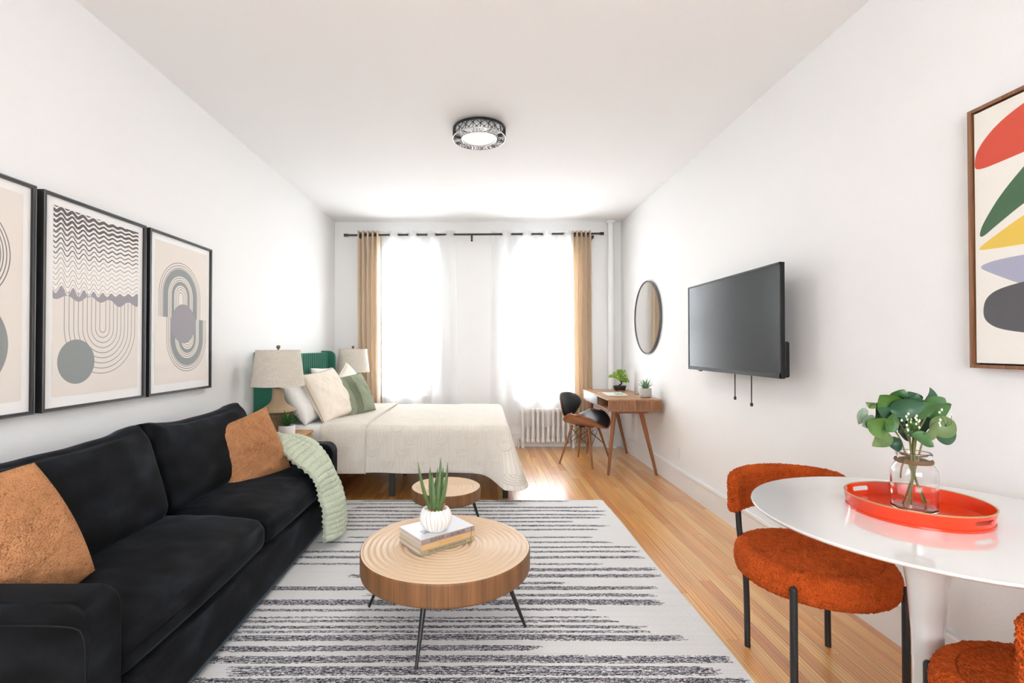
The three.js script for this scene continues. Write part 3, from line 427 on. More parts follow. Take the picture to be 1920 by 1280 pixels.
{
  const y0 = TY + 0.0072, t = thing('glass_jar', 'clear glass jar with a cord round its neck standing in the red tray', 'jar', [1.258, y0, -1.398]);
  mesh('jar_body', lathe([[0.001, 0], [0.046, 0], [0.052, 0.004], [0.0535, 0.012], [0.0535, 0.105], [0.052, 0.12], [0.044, 0.133], [0.0385, 0.139], [0.0385, 0.152], [0.0415, 0.160], [0.0415, 0.166], [0.0395, 0.168], [0.037, 0.166], [0.0355, 0.154], [0.0355, 0.140], [0.041, 0.131], [0.0485, 0.119], [0.0500, 0.105], [0.0500, 0.016], [0.047, 0.010], [0.001, 0.009]], 72), M.jar_glass, t);
  const ring = new THREE.TorusGeometry(0.0405, 0.0042, 8, 48); ring.rotateX(Math.PI / 2); ring.scale(1, 1.5, 1); ring.translate(0, 0.143, 0); mesh('cord', ring, M.jute, t);
  mesh('cord_end', tube([[-0.036, 0.146, 0.02], [-0.05, 0.155, 0.022], [-0.046, 0.15, 0.025], [-0.055, 0.135, 0.025], [-0.057, 0.11, 0.022], [-0.056, 0.098, 0.02]], 0.002, 30, 6), M.jute, t);
  const b = thing('eucalyptus_bouquet', 'bunch of round-leaved eucalyptus stems in the glass jar', 'foliage', [1.258, y0, -1.398]);
  const toW = (u, v, dz = 0) => { const D = 1.398 - dz; return [(u - 901) / F * D - 1.258, EYE - (v - 650) / F * D - y0, dz]; };
  const stems = [[[1692, 950], [1714, 870], [1690, 800], [1668, 775]], [[1735, 952], [1706, 880], [1682, 815], [1660, 790]], [[1690, 945], [1716, 872], [1732, 820], [1757, 800]], [[1732, 950], [1708, 872], [1712, 800], [1710, 770]], [[1706, 945], [1707, 872], [1704, 820], [1700, 775]], [[1728, 940], [1712, 880], [1716, 820], [1722, 780]], [[1698, 950], [1712, 880], [1712, 830], [1740, 770]]];
  stems.forEach((s, i) => mesh('stem', tube(s.map(([u, v], k) => { const q = toW(u, v, (k === 1 ? 0 : (i - 3) * (k ? 0.008 : 0.01) * (k === 2 ? 0.4 : 1))); if (k === 0) q[1] = Math.max(q[1], 0.014); return q; }), 0.0022, 24, 6), M.stem_olive, b));
  const leafG = (l, w, cup, sd) => thick(gridSurf(10, 14, (a, s) => { const q = (a * 2 - 1), ww = w / 2 * Math.pow(Math.sin(Math.PI * Math.pow(clamp(s, 0.0, 1), 0.85)), 0.7); return [q * ww, s * l, cup * (q * q) * ww - 0.22 * l * s * s + 0.003 * Math.sin(s * 7 + sd)]; }, w, l), 0.0008);
  // leaf: centre pixel, length, width, angle in the picture (0 = up, + clockwise), tilt toward the viewer, depth, material
  const leaves = [[1668, 760, 0.062, 0.058, -50, 0.3, 0.02, 2], [1680, 762, 0.06, 0.05, -10, 0.8, 0.01, 4], [1741, 752, 0.062, 0.056, 15, 0.3, -0.02, 1], [1722, 765, 0.07, 0.05, -60, 0.6, 0.03, 1], [1696, 765, 0.07, 0.05, 75, 0.8, 0.05, 1], [1756, 770, 0.06, 0.05, 70, 0.6, 0.03, 0], [1650, 800, 0.062, 0.054, -75, 0.3, 0.04, 2], [1670, 795, 0.05, 0.035, 10, 0.4, 0.05, 0], [1655, 822, 0.065, 0.04, -110, 0.5, 0.03, 3], [1765, 800, 0.062, 0.056, 60, 0.3, 0.04, 3], [1772, 815, 0.055, 0.05, 110, 0.3, 0.0, 1], [1740, 812, 0.055, 0.04, 40, 0.5, 0.05, 3], [1728, 822, 0.05, 0.035, 120, 0.6, 0.06, 0], [1630, 790, 0.04, 0.035, -120, 0.3, 0.03, 5], [1616, 778, 0.045, 0.022, -150, 0.3, 0.01, 5], [1634, 760, 0.03, 0.018, -70, 0.3, 0.01, 3], [1650, 775, 0.05, 0.04, -20, 0.5, 0.0, 0], [1700, 785, 0.055, 0.05, 20, 0.7, -0.03, 4], [1716, 790, 0.06, 0.05, 100, 0.7, -0.02, 4], [1690, 790, 0.06, 0.05, -40, 0.7, -0.02, 4], [1710, 808, 0.055, 0.04, -80, 0.6, 0.03, 0], [1735, 785, 0.06, 0.05, 30, 0.6, -0.03, 1], [1712, 752, 0.05, 0.045, -30, 0.5, -0.04, 1], [1676, 830, 0.04, 0.03, 160, 0.5, 0.0, 4], [1752, 790, 0.05, 0.045, 100, 0.6, -0.03, 4], [1725, 775, 0.055, 0.05, -5, 0.6, -0.05, 0], [1690, 775, 0.055, 0.05, 40, 0.5, 0.02, 1], [1705, 760, 0.06, 0.05, 10, 0.7, 0.03, 1], [1732, 770, 0.055, 0.05, -25, 0.5, 0.04, 0], [1662, 780, 0.055, 0.045, -45, 0.6, 0.03, 1], [1750, 760, 0.055, 0.048, 45, 0.5, 0.0, 0], [1718, 800, 0.05, 0.045, 60, 0.7, 0.0, 4], [1695, 812, 0.05, 0.04, -70, 0.7, -0.02, 4], [1684, 748, 0.05, 0.045, 20, 0.4, -0.02, 0]];
  leaves.forEach(([u, v, l, w, ang, tilt, dz, m], i) => { const o = mesh('leaf', leafG(l * 1.12, w * 1.12, 0.35, i).translate(0, -l / 2, 0), m === 5 ? M.leaf_pale : leafMats[m], b); o.position.set(...toW(u, v, dz)); o.rotation.order = 'ZXY'; o.rotation.set(tilt * 0.9, (i % 3 - 1) * 0.4, -ang * Math.PI / 180); });
  const r = rng(44); for (const [u, v, n] of [[1706, 790, 16], [1770, 782, 8]]) for (let i = 0; i < n; i++) { const q = toW(u + (r() - 0.5) * 34, v + (r() - 0.5) * 32, 0.075 + r() * 0.02), c = toW(u, v + 16, 0.06); mesh('bud_stalk', tube([c, [lerp(c[0], q[0], 0.6), lerp(c[1], q[1], 0.4), q[2]], q], 0.0007, 8, 4), leafMats[2], b); mesh('bud', new THREE.IcosahedronGeometry(0.0024, 1).scale(1, 1.6, 1).translate(...q), M.bud_white, b); }
}

// ───────────────────────── rust dining chairs ─────────────────────────
function diningChair(label, x, z, turn) {
  const t = thing('dining_chair', label, 'chair', [x, 0, z], turn, 'rust chairs at the white table');
  const nz = (g, k) => { const p = g.attributes.position, n = g.attributes.normal; for (let i = 0; i < p.count; i++) { const a = p.getX(i), b = p.getY(i), c = p.getZ(i), d = k * (N3(a * 85, b * 120, c * 85) + 0.9 * N3(a * 170, b * 200, c * 170)); p.setXYZ(i, a + n.getX(i) * d, b + n.getY(i) * d, c + n.getZ(i) * d); } return smoothNormals(g); };
  const prof = [], sp = (v, k) => Math.sign(v) * Math.pow(Math.abs(v), k); for (let i = 0; i <= 50; i++) prof.push([0.001 + 0.226 * i / 50, 0.352]); for (let i = 1; i <= 40; i++) { const a = -Math.PI / 2 + Math.PI * i / 40; prof.push([0.227 + 0.04 * sp(Math.cos(a), 0.7), 0.405 + 0.053 * sp(Math.sin(a), 0.8)]); } for (let i = 69; i >= 0; i--) prof.push([0.001 + 0.226 * i / 70, 0.458 + 0.012 * (1 - (i / 70) ** 2)]);
  const seat = lathe(prof, 360); { const p = seat.attributes.position, uv = seat.attributes.uv; for (let i = 0; i < p.count; i++) { const y = p.getY(i), X = p.getX(i), Z = p.getZ(i), q = Math.hypot(X, Z); if (q > 0.215) uv.setXY(i, uv.getX(i) * 1.4, y + 0.3); else uv.setXY(i, X, Z); } smoothNormals(seat); }
  mesh('seat', nz(seat, 0.0036), M.boucle_rust, t);
  // curved back rest pad
  const Rb = 0.28, half = 1.0, pad = softBox(2, 0.175, 0.058, 0.026, 220, 56, 18, (p, sx, sy, sz) => { const a = sx * half, round = Math.pow(Math.abs(sx), 8), y = p[1] * (1 - 0.16 * round) + (0.012 * (1 - sx * sx)) , rr = Rb + p[2] * (1 - 0.35 * round); return [Math.sin(a) * rr, 0.637 + y, -Math.cos(a) * rr * 0.88]; });
  { const uv = pad.attributes.uv; for (let i = 0; i < uv.count; i++) uv.setX(i, uv.getX(i) * 0.27); }
  mesh('backrest', nz(pad, 0.0036), M.boucle_rust, t);
  for (const s of [-1, 1]) {
    mesh('leg', tube([[s * 0.168, 0.001, -0.150], [s * 0.170, 0.3, -0.16], [s * 0.176, 0.46, -0.192], [s * 0.18, 0.56, -0.197], [s * 0.181, 0.64, -0.199]], 0.0115, 40, 12), M.black_metal, t);
    mesh('leg', tube([[s * 0.195, 0.001, 0.190], [s * 0.195, 0.2, 0.190], [s * 0.195, 0.405, 0.190]], 0.0125, 20, 12), M.black_metal, t);
    mesh('leg_cap', new THREE.SphereGeometry(0.0125, 12, 8).translate(s * 0.195, 0.405, 0.190), M.black_metal, t);
  }
  return t;
}
diningChair('rust boucle dining chair on the window side of the white table', 1.283, -1.868, 0);
diningChair('rust boucle dining chair at the white table beneath the framed painting', 1.345, -1.06, Math.PI - 0.2);

// ───────────────────────── bed ─────────────────────────
const BZ0 = -5.5, BZ1 = -3.955, BX0 = -1.72, BX1 = 0.235, BY = 0.60;
{
  const b = thing('bed', 'bed with a green velvet wingback headboard against the wall', 'bed');
  mesh('headboard_panel', softBox(0.05, 0.92, 1.66, 0.02, 4, 12, 12).translate(XL + 0.035, 0.26 + 0.46, (BZ0 + BZ1) / 2), M.velvet_green, b);
  const n = 25, w = 1.6 / n; const cg = new THREE.CylinderGeometry(w / 2, w / 2, 0.9, 12, 1); cg.scale(0.85, 1, 1); for (let i = 0; i < n; i++) mesh('channel', cg, M.velvet_green, b).position.set(XL + 0.062, 0.735, (BZ0 + BZ1) / 2 - 0.8 + w * (i + 0.5));
  for (const z of [BZ1 + 0.05, BZ0 - 0.05]) { const sh = new THREE.Shape(); sh.moveTo(0, 0); sh.lineTo(0.135, 0); sh.lineTo(0.135, 0.93 - 0.08); sh.quadraticCurveTo(0.135, 0.93, 0.07, 0.93); sh.lineTo(0, 0.93); const g = new THREE.ExtrudeGeometry(sh, { depth: 0.034, bevelEnabled: true, bevelSize: 0.01, bevelThickness: 0.01, bevelSegments: 4, curveSegments: 12 }); g.translate(XL + 0.016, 0.265, z - 0.017); mesh('wing', g, M.velvet_green, b); }
  mesh('rail', mergeGeometries([bx(BX0, BX1 - 0.05, 0.2, 0.29, BZ1 - 0.06, BZ1 - 0.03), bx(BX0, BX1 - 0.05, 0.2, 0.29, BZ0 + 0.03, BZ0 + 0.06), bx(BX1 - 0.08, BX1 - 0.05, 0.2, 0.29, BZ0 + 0.06, BZ1 - 0.06), bx(BX0, BX1 - 0.05, 0.2, 0.27, (BZ0 + BZ1) / 2 - 0.03, (BZ0 + BZ1) / 2 + 0.03)]), M.crate_black, b);
  for (let i = 0; i < 11; i++) mesh('slat', bx(-1.7 + i * 0.18, -1.63 + i * 0.18, 0.29, 0.302, BZ0 + 0.03, BZ1 - 0.03), M.oak_stand, b);
  for (const [x, z] of [[BX1 - 0.03, BZ1 - 0.04], [-0.742, BZ1 - 0.09], [-1.64, BZ1 - 0.05], [BX1 - 0.03, BZ0 + 0.04], [-0.74, (BZ0 + BZ1) / 2], [-1.64, BZ0 + 0.05]]) mesh('leg', rbx(x - 0.022, x + 0.022, 0.0005, 0.22, z - 0.022, z + 0.022, 0.003), M.crate_black, b);
  single('mattress', softBox(BX1 - BX0 - 0.01, 0.29, BZ1 - BZ0 - 0.015, 0.06, 24, 8, 24).translate((BX0 + BX1) / 2, 0.302 + 0.145, (BZ0 + BZ1) / 2), M.sheet_white, 'white sheeted mattress under the quilted bedspread', 'mattress');
}
function drape(x0, x1, lift, hem, corner, seed) {      // top and hanging sides; corner: flared foot end
  const r = 0.065, zN = BZ1 + 0.012 + lift, zF = BZ0 - 0.012 - lift, y = BY + lift, xe = x1 + (corner ? 0.015 : 0), gs = [];
  // top sheet
  const top = gridSurf(60, 50, (a, c) => { const x = lerp(x0, corner ? xe - r : x1, a), z = lerp(zN - r, zF + r, c); return [x, y + 0.006 * N3(x * 3, z * 3, seed) + 0.003 * N3(x * 9, z * 7, seed + 2), z]; }); { const p = top.attributes.position, uv = top.attributes.uv; for (let i = 0; i < p.count; i++) uv.setXY(i, p.getX(i), -p.getZ(i)); } gs.push(top);
  const path = []; const nx = Math.round((x1 - x0) * 40); for (let i = 0; i <= nx; i++) path.push([lerp(x0, corner ? xe - r : x1, i / nx), zN - r, 0, 1]);
  if (corner) { for (let i = 1; i < 20; i++) { const a = Math.PI / 2 * (i / 20); path.push([xe - r, zN - r, Math.sin(a), Math.cos(a)]); } for (let i = 0; i <= 50; i++) path.push([xe - r, lerp(zN - r, zF + r, i / 50), 1, 0]); for (let i = 1; i <= 14; i++) { const a = Math.PI / 2 * (i / 14); path.push([xe - r, zF + r, Math.cos(a), -Math.sin(a)]); } }
  let s = 0, sl = []; path.forEach((q, i) => { if (i) { const o = path[i - 1]; s += Math.hypot(q[0] - o[0], q[1] - o[1]) + 0.045 * Math.hypot(q[2] - o[2], q[3] - o[3]); } sl.push(s); });
  const nP = path.length - 1, nV = 34, iC = corner ? nx + 10 : -99, sC = corner ? sl[iC] : -99;
  const skirt = gridSurf(nP, nV, (a, v) => {
    const i = Math.round(a * nP), q = path[i], d = sl[i] - sC, cb = corner ? Math.exp(-((Math.abs(d) / 0.12) ** 1.6)) : 0, foot = corner ? smooth(0.1, 0.4, d) : 0, drop = lerp(BY - hem, BY - hem - 0.005, foot) + 0.14 * cb + 0.006 * N3(sl[i] * 4, seed, 1);
    const arc = r * Math.PI / 2, L = arc + Math.max(0, drop - r), l = v * L; let out, yy;
    if (l < arc) { const t = l / r; out = Math.sin(t) * r; yy = y - r * (1 - Math.cos(t)); } else { const k = l - arc, kk = k / (L - arc); out = r + 0.02 * kk + (0.15 * cb + 0.06 * foot) * kk ** 1.1 + 0.012 * kk * Math.sin(sl[i] * 11 + seed) + 0.01 * kk * N3(sl[i] * 6, 2, seed) + (corner ? -0.02 * kk * Math.exp(-(((d + 0.22) / 0.1) ** 2)) : 0); yy = y - r - k * (1 - 0.06 * cb); }
    return [q[0] + q[2] * out, yy + (l < arc ? 0.006 * N3(q[0] * 3, q[1] * 3, seed) * (1 - l / arc) : 0), q[1] + q[3] * out];
  });
  { const uv = skirt.attributes.uv; let k = 0; for (let j = 0; j <= nV; j++) for (let i = 0; i <= nP; i++, k++) uv.setXY(k, sl[i] + x0, 0.37 - j / nV * (BY - hem)); }
  gs.push(skirt);
  if (!corner) { /* the far side hangs out of sight behind the bed */ }
  gs[0].index.array.reverse; const g0 = gs[0]; for (const g of gs) g.computeVertexNormals();
  if (g0.attributes.normal.getY(5) < 0) { const ix = g0.index.array; for (let i = 0; i < ix.length; i += 3) { const t = ix[i]; ix[i] = ix[i + 1]; ix[i + 1] = t; } g0.computeVertexNormals(); }
  { const ix = skirt.index.array, mid = Math.floor(nV * 0.7) * (nP + 1) + 3; if (skirt.attributes.normal.getZ(mid) < 0) { for (let i = 0; i < ix.length; i += 3) { const t = ix[i]; ix[i] = ix[i + 1]; ix[i + 1] = t; } skirt.computeVertexNormals(); } }
  return smoothNormals(mergeGeometries(gs.map(g => thick(g, 0.006))));
}
{
  const q = thing('bedspread', 'cream quilted bedspread stitched with half rings, draped to near the floor', 'bedspread');
  mesh('quilt', drape(-1.0, BX1, 0.004, 0.218, true, 3), M.quilt_cream, q);
  mesh('folded_end', drape(-1.315, -0.935, 0.013, 0.208, false, 6), M.quilt_cream, q);
  mesh('hem_cord', tube([[-0.935, BY + 0.014, BZ0 + 0.05], [-0.936, BY + 0.015, BZ1 - 0.06], [-0.936, BY - 0.01, BZ1 + 0.012], [-0.936, 0.4, BZ1 + 0.036], [-0.937, 0.215, BZ1 + 0.046]], 0.004, 60, 6), M.quilt_cream, q);
}
// bed pillows: centre, size, facing, roll
function bedPillow(name, label, geo, mat, pos, n, roll, group, rimArgs, rimMat) { const t = thing(name, label, 'pillow', pos, 0, group); face(t, ...n, roll); mesh('pillow_body', geo, mat, t); if (rimArgs) mesh('piping', pillowRim(...rimArgs), rimMat, t); return t; }
bedPillow('bed_pillow', 'white bed pillow behind the cream pillow, on the sofa side of the bed', pillowGeo(0.62, 0.42, 0.20, { wrinkle: 0.012, seed: 11, pinch: 0.05 }), M.sheet_white, [-1.56, 0.775, -4.33], [0.80, 0.55, 0.06], 0.03, 'white pillows on the bed');
bedPillow('bed_pillow', 'white bed pillow against the headboard on the window side of the bed', pillowGeo(0.62, 0.46, 0.20, { wrinkle: 0.014, seed: 17, pinch: 0.08 }), M.sheet_white, [-1.56, 0.825, -5.0], [0.88, 0.42, 0.0], -0.04, 'white pillows on the bed');
bedPillow('euro_pillow', 'large cream linen pillow with taupe piping leaning on the white pillow', pillowGeo(0.5, 0.48, 0.19, { wrinkle: 0.010, seed: 21, pinch: 0.06 }), M.linen_cream, [-1.375, 0.815, -4.36], [0.82, 0.46, 0.28], 0.1, 'cream pillows on the bed', [0.5, 0.48, 0.06, 0.005], M.piping_taupe);
bedPillow('euro_pillow', 'cream pillow with a pointed corner showing behind the green pillow', pillowGeo(0.5, 0.48, 0.18, { wrinkle: 0.010, seed: 25, pinch: 0.07 }), M.linen_cream, [-1.345, 0.80, -5.06], [0.86, 0.42, 0.1], 0.35, 'cream pillows on the bed', [0.5, 0.48, 0.07, 0.004], M.linen_cream);
{
  const t = bedPillow('accent_pillow', 'olive green chenille pillow with stripes of cording on the bed', pillowGeo(0.40, 0.40, 0.17, { wrinkle: 0.006, seed: 33, pinch: 0.03 }), M.chenille_green, [-1.215, 0.785, -4.66], [0.82, 0.40, 0.42], 0.1, undefined, [0.40, 0.40, 0.03, 0.004], M.chenille_green);
  for (let i = 0; i < 5; i++) { const x0 = (-0.105 + i * 0.019), pts = []; for (let k = 0; k <= 12; k++) { const v = (k / 12 * 2 - 1) * 0.97, u = x0 / 0.2; pts.push([x0 * (1 - 0.03 * (1 - v * v)), v * 0.2 * (1 - 0.03 * (1 - u * u)), 0.085 * Math.pow((1 - u * u) * (1 - v * v), 0.42) + 0.003]); } mesh('cord_stripe', tube(pts, 0.0042, 40, 6), M.chenille_green, t); }
}

// ───────────────────────── nightstands and lamps ─────────────────────────
function nightstand(label, z0, z1) { const t = thing('nightstand', label, 'nightstand', [XL + 0.02, 0, (z0 + z1) / 2], 0, 'wooden nightstands'), d = (z1 - z0) / 2; mesh('body', rbx(0, 0.46, 0.13, 0.565, -d + 0.005, d - 0.005, 0.004), M.oak_stand, t); mesh('top', rbx(-0.005, 0.475, 0.565, 0.585, -d, d, 0.004), M.oak_stand, t); for (const y of [0.145, 0.36]) { const dr = mesh('drawer', rbx(0.46, 0.474, y, y + 0.195, -d + 0.015, d - 0.015, 0.004), M.oak_stand, t); mesh('knob', new THREE.SphereGeometry(0.011, 12, 8).translate(0.483, y + 0.1, 0), M.brass, dr); } for (const x of [0.04, 0.42]) for (const s of [-1, 1]) mesh('leg', rod([x, 0.0005, s * (d - 0.04)], [x, 0.13, s * (d - 0.05)], 0.012, 0.018), M.oak_stand, t); }
nightstand('small oak nightstand between the sofa and the bed', -3.862, -3.475);
nightstand('small oak nightstand on the curtain side of the bed', -5.875, -5.6);
function tableLamp(label, x, z) {
  const t = thing('table_lamp', label, 'lamp', [x, 0.5855, z], 0, 'bedside lamps');
  mesh('lamp_foot', lathe([[0.001, 0], [0.085, 0], [0.09, 0.005], [0.098, 0.07], [0.108, 0.14], [0.112, 0.168], [0.001, 0.168]], 48), M.stone_dark, t).userData.label = 'rough dark lower half';
  mesh('lamp_neck', lathe([[0.001, 0.168], [0.112, 0.168], [0.130, 0.172], [0.133, 0.180], [0.126, 0.188], [0.10, 0.205], [0.07, 0.228], [0.052, 0.25], [0.045, 0.275], [0.042, 0.335], [0.04, 0.343], [0.03, 0.346], [0.001, 0.346]], 48), M.stone_tan, t);
  mesh('stem', lathe([[0.001, 0.346], [0.012, 0.346], [0.012, 0.37], [0.018, 0.372], [0.018, 0.38], [0.005, 0.385], [0.005, 0.635], [0.001, 0.635]], 16), M.brass, t);
  mesh('shade', lathe([[0.192, 0.368], [0.160, 0.64], [0.1585, 0.64], [0.1905, 0.368], [0.192, 0.368]], 72), M.shade_linen, t);
  const sp = []; for (let i = 0; i < 3; i++) { const a = i * Math.PI * 2 / 3; sp.push(rod([0, 0.628, 0], [Math.cos(a) * 0.159, 0.634, Math.sin(a) * 0.159], 0.0018)); } mesh('spider', mergeGeometries(sp), M.brass, t);
  for (const [y, r] of [[0.3695, 0.192], [0.6385, 0.1605]]) { const g = new THREE.TorusGeometry(r, 0.0022, 6, 72); g.rotateX(Math.PI / 2); g.translate(0, y, 0); mesh('trim', g, M.shade_linen, t); }
  mesh('finial', lathe([[0.001, 0.634], [0.006, 0.634], [0.005, 0.645], [0.012, 0.652], [0.0155, 0.663], [0.012, 0.674], [0.001, 0.677]], 20), M.stone_dark, t);
  return t;
}
tableLamp('stone table lamp with a linen shade, standing between the sofa and the bed', -1.548, -3.675);
tableLamp('stone table lamp with a linen shade, in front of the tan curtain', -1.506, -5.67);

function spikyPlant(label, pos, potR, potH, potMat, leafMat, leafL, n, seed, group, straight) {
  const t = thing('potted_succulent', label, 'potted plant', pos, 0, group);
  mesh('pot', lathe(straight ? [[0.001, 0], [potR * 0.86, 0], [potR * 0.95, 0.004], [potR, 0.012], [potR, potH - 0.002], [potR - 0.002, potH], [potR - 0.007, potH - 0.002], [potR - 0.007, potH - 0.014], [0.001, potH - 0.014]] : [[0.001, 0], [potR * 0.8, 0], [potR * 0.97, 0.012], [potR, 0.03], [potR * 0.98, potH], [potR - 0.008, potH], [potR - 0.009, potH - 0.012], [0.001, potH - 0.012]], 48), potMat, t);
  mesh('soil', new THREE.CylinderGeometry(potR - 0.009, potR - 0.009, 0.004, 24).translate(0, potH - 0.012, 0), M.soil, t);
  const r = rng(seed), blade = thick(gridSurf(4, 12, (a, s) => { const w = leafL * 0.085 * (1 - s ** 2.2) * (0.7 + 0.6 * Math.sin(s * 2.2)), q = a * 2 - 1; return [q * w, s * leafL, 0.3 * w * q * q + leafL * 0.30 * s * s]; }), 0.0025);
  for (let i = 0; i < n; i++) { const o = mesh('leaf', blade, leafMat, t), ring = i / n; o.position.set(0, potH - 0.014, 0); o.rotation.order = 'YXZ'; o.rotation.set(0.08 + 0.75 * ring, i * 2.399, 0); o.scale.setScalar(1.05 - 0.3 * ring + 0.12 * (r() - 0.5)); }
}
spikyPlant('spiky green succulent in a white pot on the nightstand beside the lamp', [-1.452, 0.5855, -3.605], 0.06, 0.078, M.ceramic_white, leafMats[0], 0.125, 26, 3, undefined, true);
spikyPlant('pale green succulent in a speckled stone pot on the desk corner', [1.648, 0.7455, -4.80], 0.058, 0.092, M.ceramic_grey, std('succulent_green', [0.17, 0.33, 0.16], 0.5, { side: THREE.DoubleSide }), 0.105, 22, 9, undefined, false);

// ───────────────────────── desk ─────────────────────────
{
  const x0 = 1.222, x1 = 1.738, z0 = -5.73, z1 = -4.6, yb = 0.63, yt = 0.745;
  const d = thing('desk', 'walnut desk on splayed legs against the wall under the round mirror', 'desk', [0, 0, 0]);
  mesh('desk_top', rbx(x0, x1, yt - 0.014, yt, z0, z1, 0.002), M.walnut_top, d);
  mesh('bottom_panel', rbx(x0, x1, yb, yb + 0.014, z0, z1, 0.002), M.walnut, d);
  const endG = rbx(x0 + 0.004, x1 - 0.002, yb + 0.014, yt - 0.014, z1 - 0.02, z1 - 0.003, 0.001); mesh('end_panel', endG, M.walnut_streak, d); mesh('end_panel', rbx(x0 + 0.004, x1 - 0.002, yb + 0.014, yt - 0.014, z0 + 0.003, z0 + 0.02, 0.001), M.walnut_streak, d);
  mesh('back_panel', bx(x1 - 0.016, x1 - 0.004, yb + 0.014, yt - 0.014, z0 + 0.02, z1 - 0.02), M.walnut, d);
  mesh('divider', bx(x0 + 0.004, x1 - 0.016, yb + 0.014, yt - 0.014, -5.06, -5.045), M.walnut, d);
  const dr = mesh('drawer', rbx(x0 + 0.002, x0 + 0.018, yb + 0.016, yt - 0.016, z0 + 0.022, -5.062, 0.002), M.drawer_blue, d); dr.userData.label = 'pale blue-grey drawer front';
  mesh('drawer_box', bx(x0 + 0.018, x1 - 0.05, yb + 0.016, yt - 0.03, z0 + 0.03, -5.07), M.walnut, dr);
  for (const z of [-4.70, -5.63]) { mesh('apron', rbx(1.3, 1.64, yb - 0.03, yb, z - 0.02, z + 0.012, 0.002), M.walnut_leg, d); const zb = z < -5 ? -5.64 : -4.688; for (const [xb, xt] of [[1.245, 1.305], [1.715, 1.565]]) { const g = rod([xb, 0.0008, zb], [xt, yb, z], 0.0135, 0.024, 18); mesh('leg', g, M.walnut_leg, d); } }
  mesh('grommet', new THREE.CylinderGeometry(0.026, 0.026, 0.002, 24).translate(1.66, yt + 0.0008, -5.1), M.black_metal, d);
}
// magazine
{
  const t = thing('magazine', 'open magazine with green photographs lying on the desk', 'magazine', [1.405, 0.7456, -5.12], 0.10);
  const pg = s => canvasTex(256, 340, (c, w, h) => { c.fillStyle = '#f0eee8'; c.fillRect(0, 0, w, h); const r = rng(60 + s); for (let i = 0; i < 260; i++) { const k = r(); c.fillStyle = k < 0.4 ? 'rgba(120,150,120,.35)' : k < 0.7 ? 'rgba(70,100,80,.35)' : 'rgba(210,220,215,.5)'; c.fillRect(10 + r() * (w - 70), 20 + r() * h * (s ? 0.5 : 0.8), 12 + r() * 40, 4 + r() * 26); } c.fillStyle = '#8d8d88'; for (let i = 0; i < 14; i++) c.fillRect(20, h * 0.66 + i * 7, w - 60 - r() * 50, 2); });
  for (const s of [0, 1]) { const g = thick(gridSurf(18, 6, (a, v) => { const x = (s ? a : -a) * 0.155; return [lerp(-0.105, 0.105, v) * 1.0, 0.004 + 0.012 * Math.sin(Math.PI * Math.pow(a, 0.5)) * (1 - a * 0.4), x]; }), 0.003); const n0 = g.attributes.normal.getY(20); if (n0 < 0) { const ix = g.index.array; for (let i = 0; i < ix.length; i += 3) { const k = ix[i]; ix[i] = ix[i + 1]; ix[i + 1] = k; } smoothNormals(g); } mesh('page_spread', g, new THREE.MeshPhysicalMaterial({ name: 'magazine_page', map: pg(s), roughness: 0.4 }), t); }
  mesh('cover', bx(-0.108, 0.108, 0, 0.001, -0.157, 0.157), M.page_white, t);
}
// bonsai
{
  const t = thing('bonsai', 'small bright green bonsai in a dark dish on the far end of the desk', 'potted plant', [1.605, 0.7455, -5.54], 0.1);
  const dish = lathe([[0.001, 0.008], [0.06, 0.008], [0.068, 0.02], [0.073, 0.045], [0.08, 0.052], [0.08, 0.056], [0.072, 0.056], [0.068, 0.046], [0.001, 0.046]], 40); dish.scale(1, 1, 0.68); mesh('dish', dish, M.crate_black, t);
  for (const [x, z] of [[-0.045, 0.02], [0.045, 0.02], [-0.045, -0.02], [0.045, -0.02]]) mesh('foot', bx(x - 0.008, x + 0.008, 0, 0.01, z - 0.008, z + 0.008), M.crate_black, t);
  mesh('trunk', mergeGeometries([tube([[-0.02, 0.045, 0], [0.0, 0.065, 0], [0.022, 0.08, 0], [0.012, 0.11, 0], [-0.01, 0.14, 0], [0.0, 0.18, 0]], 0.009, 24, 8), tube([[0.016, 0.1, 0], [0.05, 0.11, 0], [0.08, 0.105, 0]], 0.005, 10, 6), tube([[-0.008, 0.14, 0], [-0.06, 0.15, 0], [-0.11, 0.165, 0]], 0.0045, 10, 6)]), M.soil, t);
  const r = rng(71), leaf = new THREE.SphereGeometry(0.0095, 6, 4); leaf.scale(1, 0.4, 0.7); const n = 420, inst = new THREE.InstancedMesh(leaf, std('bonsai_leaf', [1, 1, 1], 0.5), n), mt = new THREE.Matrix4(), q = new THREE.Quaternion(), col = new THREE.Color();
  const blobs = [[-0.085, 0.17, 0, 0.045, 0.018], [-0.03, 0.185, 0, 0.06, 0.03], [0.02, 0.2, 0, 0.06, 0.036], [0.05, 0.15, 0, 0.04, 0.022], [0.075, 0.115, 0, 0.035, 0.018], [0.0, 0.135, 0.02, 0.035, 0.018], [0.0, 0.225, 0, 0.03, 0.014]];
  for (let i = 0; i < n; i++) { const b = blobs[i % blobs.length], a = r() * 6.28, e = Math.sqrt(r()), h = r() * 2 - 1; q.setFromEuler(new THREE.Euler(r() * 3, r() * 6, r() * 3)); mt.compose(V(b[0] + Math.cos(a) * e * b[3], b[1] + h * b[4], b[2] + Math.sin(a) * e * b[3] * 0.8), q, V(1, 1, 1).multiplyScalar(0.8 + r() * 0.5)); inst.setMatrixAt(i, mt); const k = r(); col.setRGB(lerp(0.12, 0.36, k), lerp(0.27, 0.56, k), lerp(0.01, 0.03, k)); inst.setColorAt(i, col); }
  inst.name = 'foliage'; inst.userData.kind = 'stuff'; inst.castShadow = inst.receiveShadow = true; t.add(inst);
}
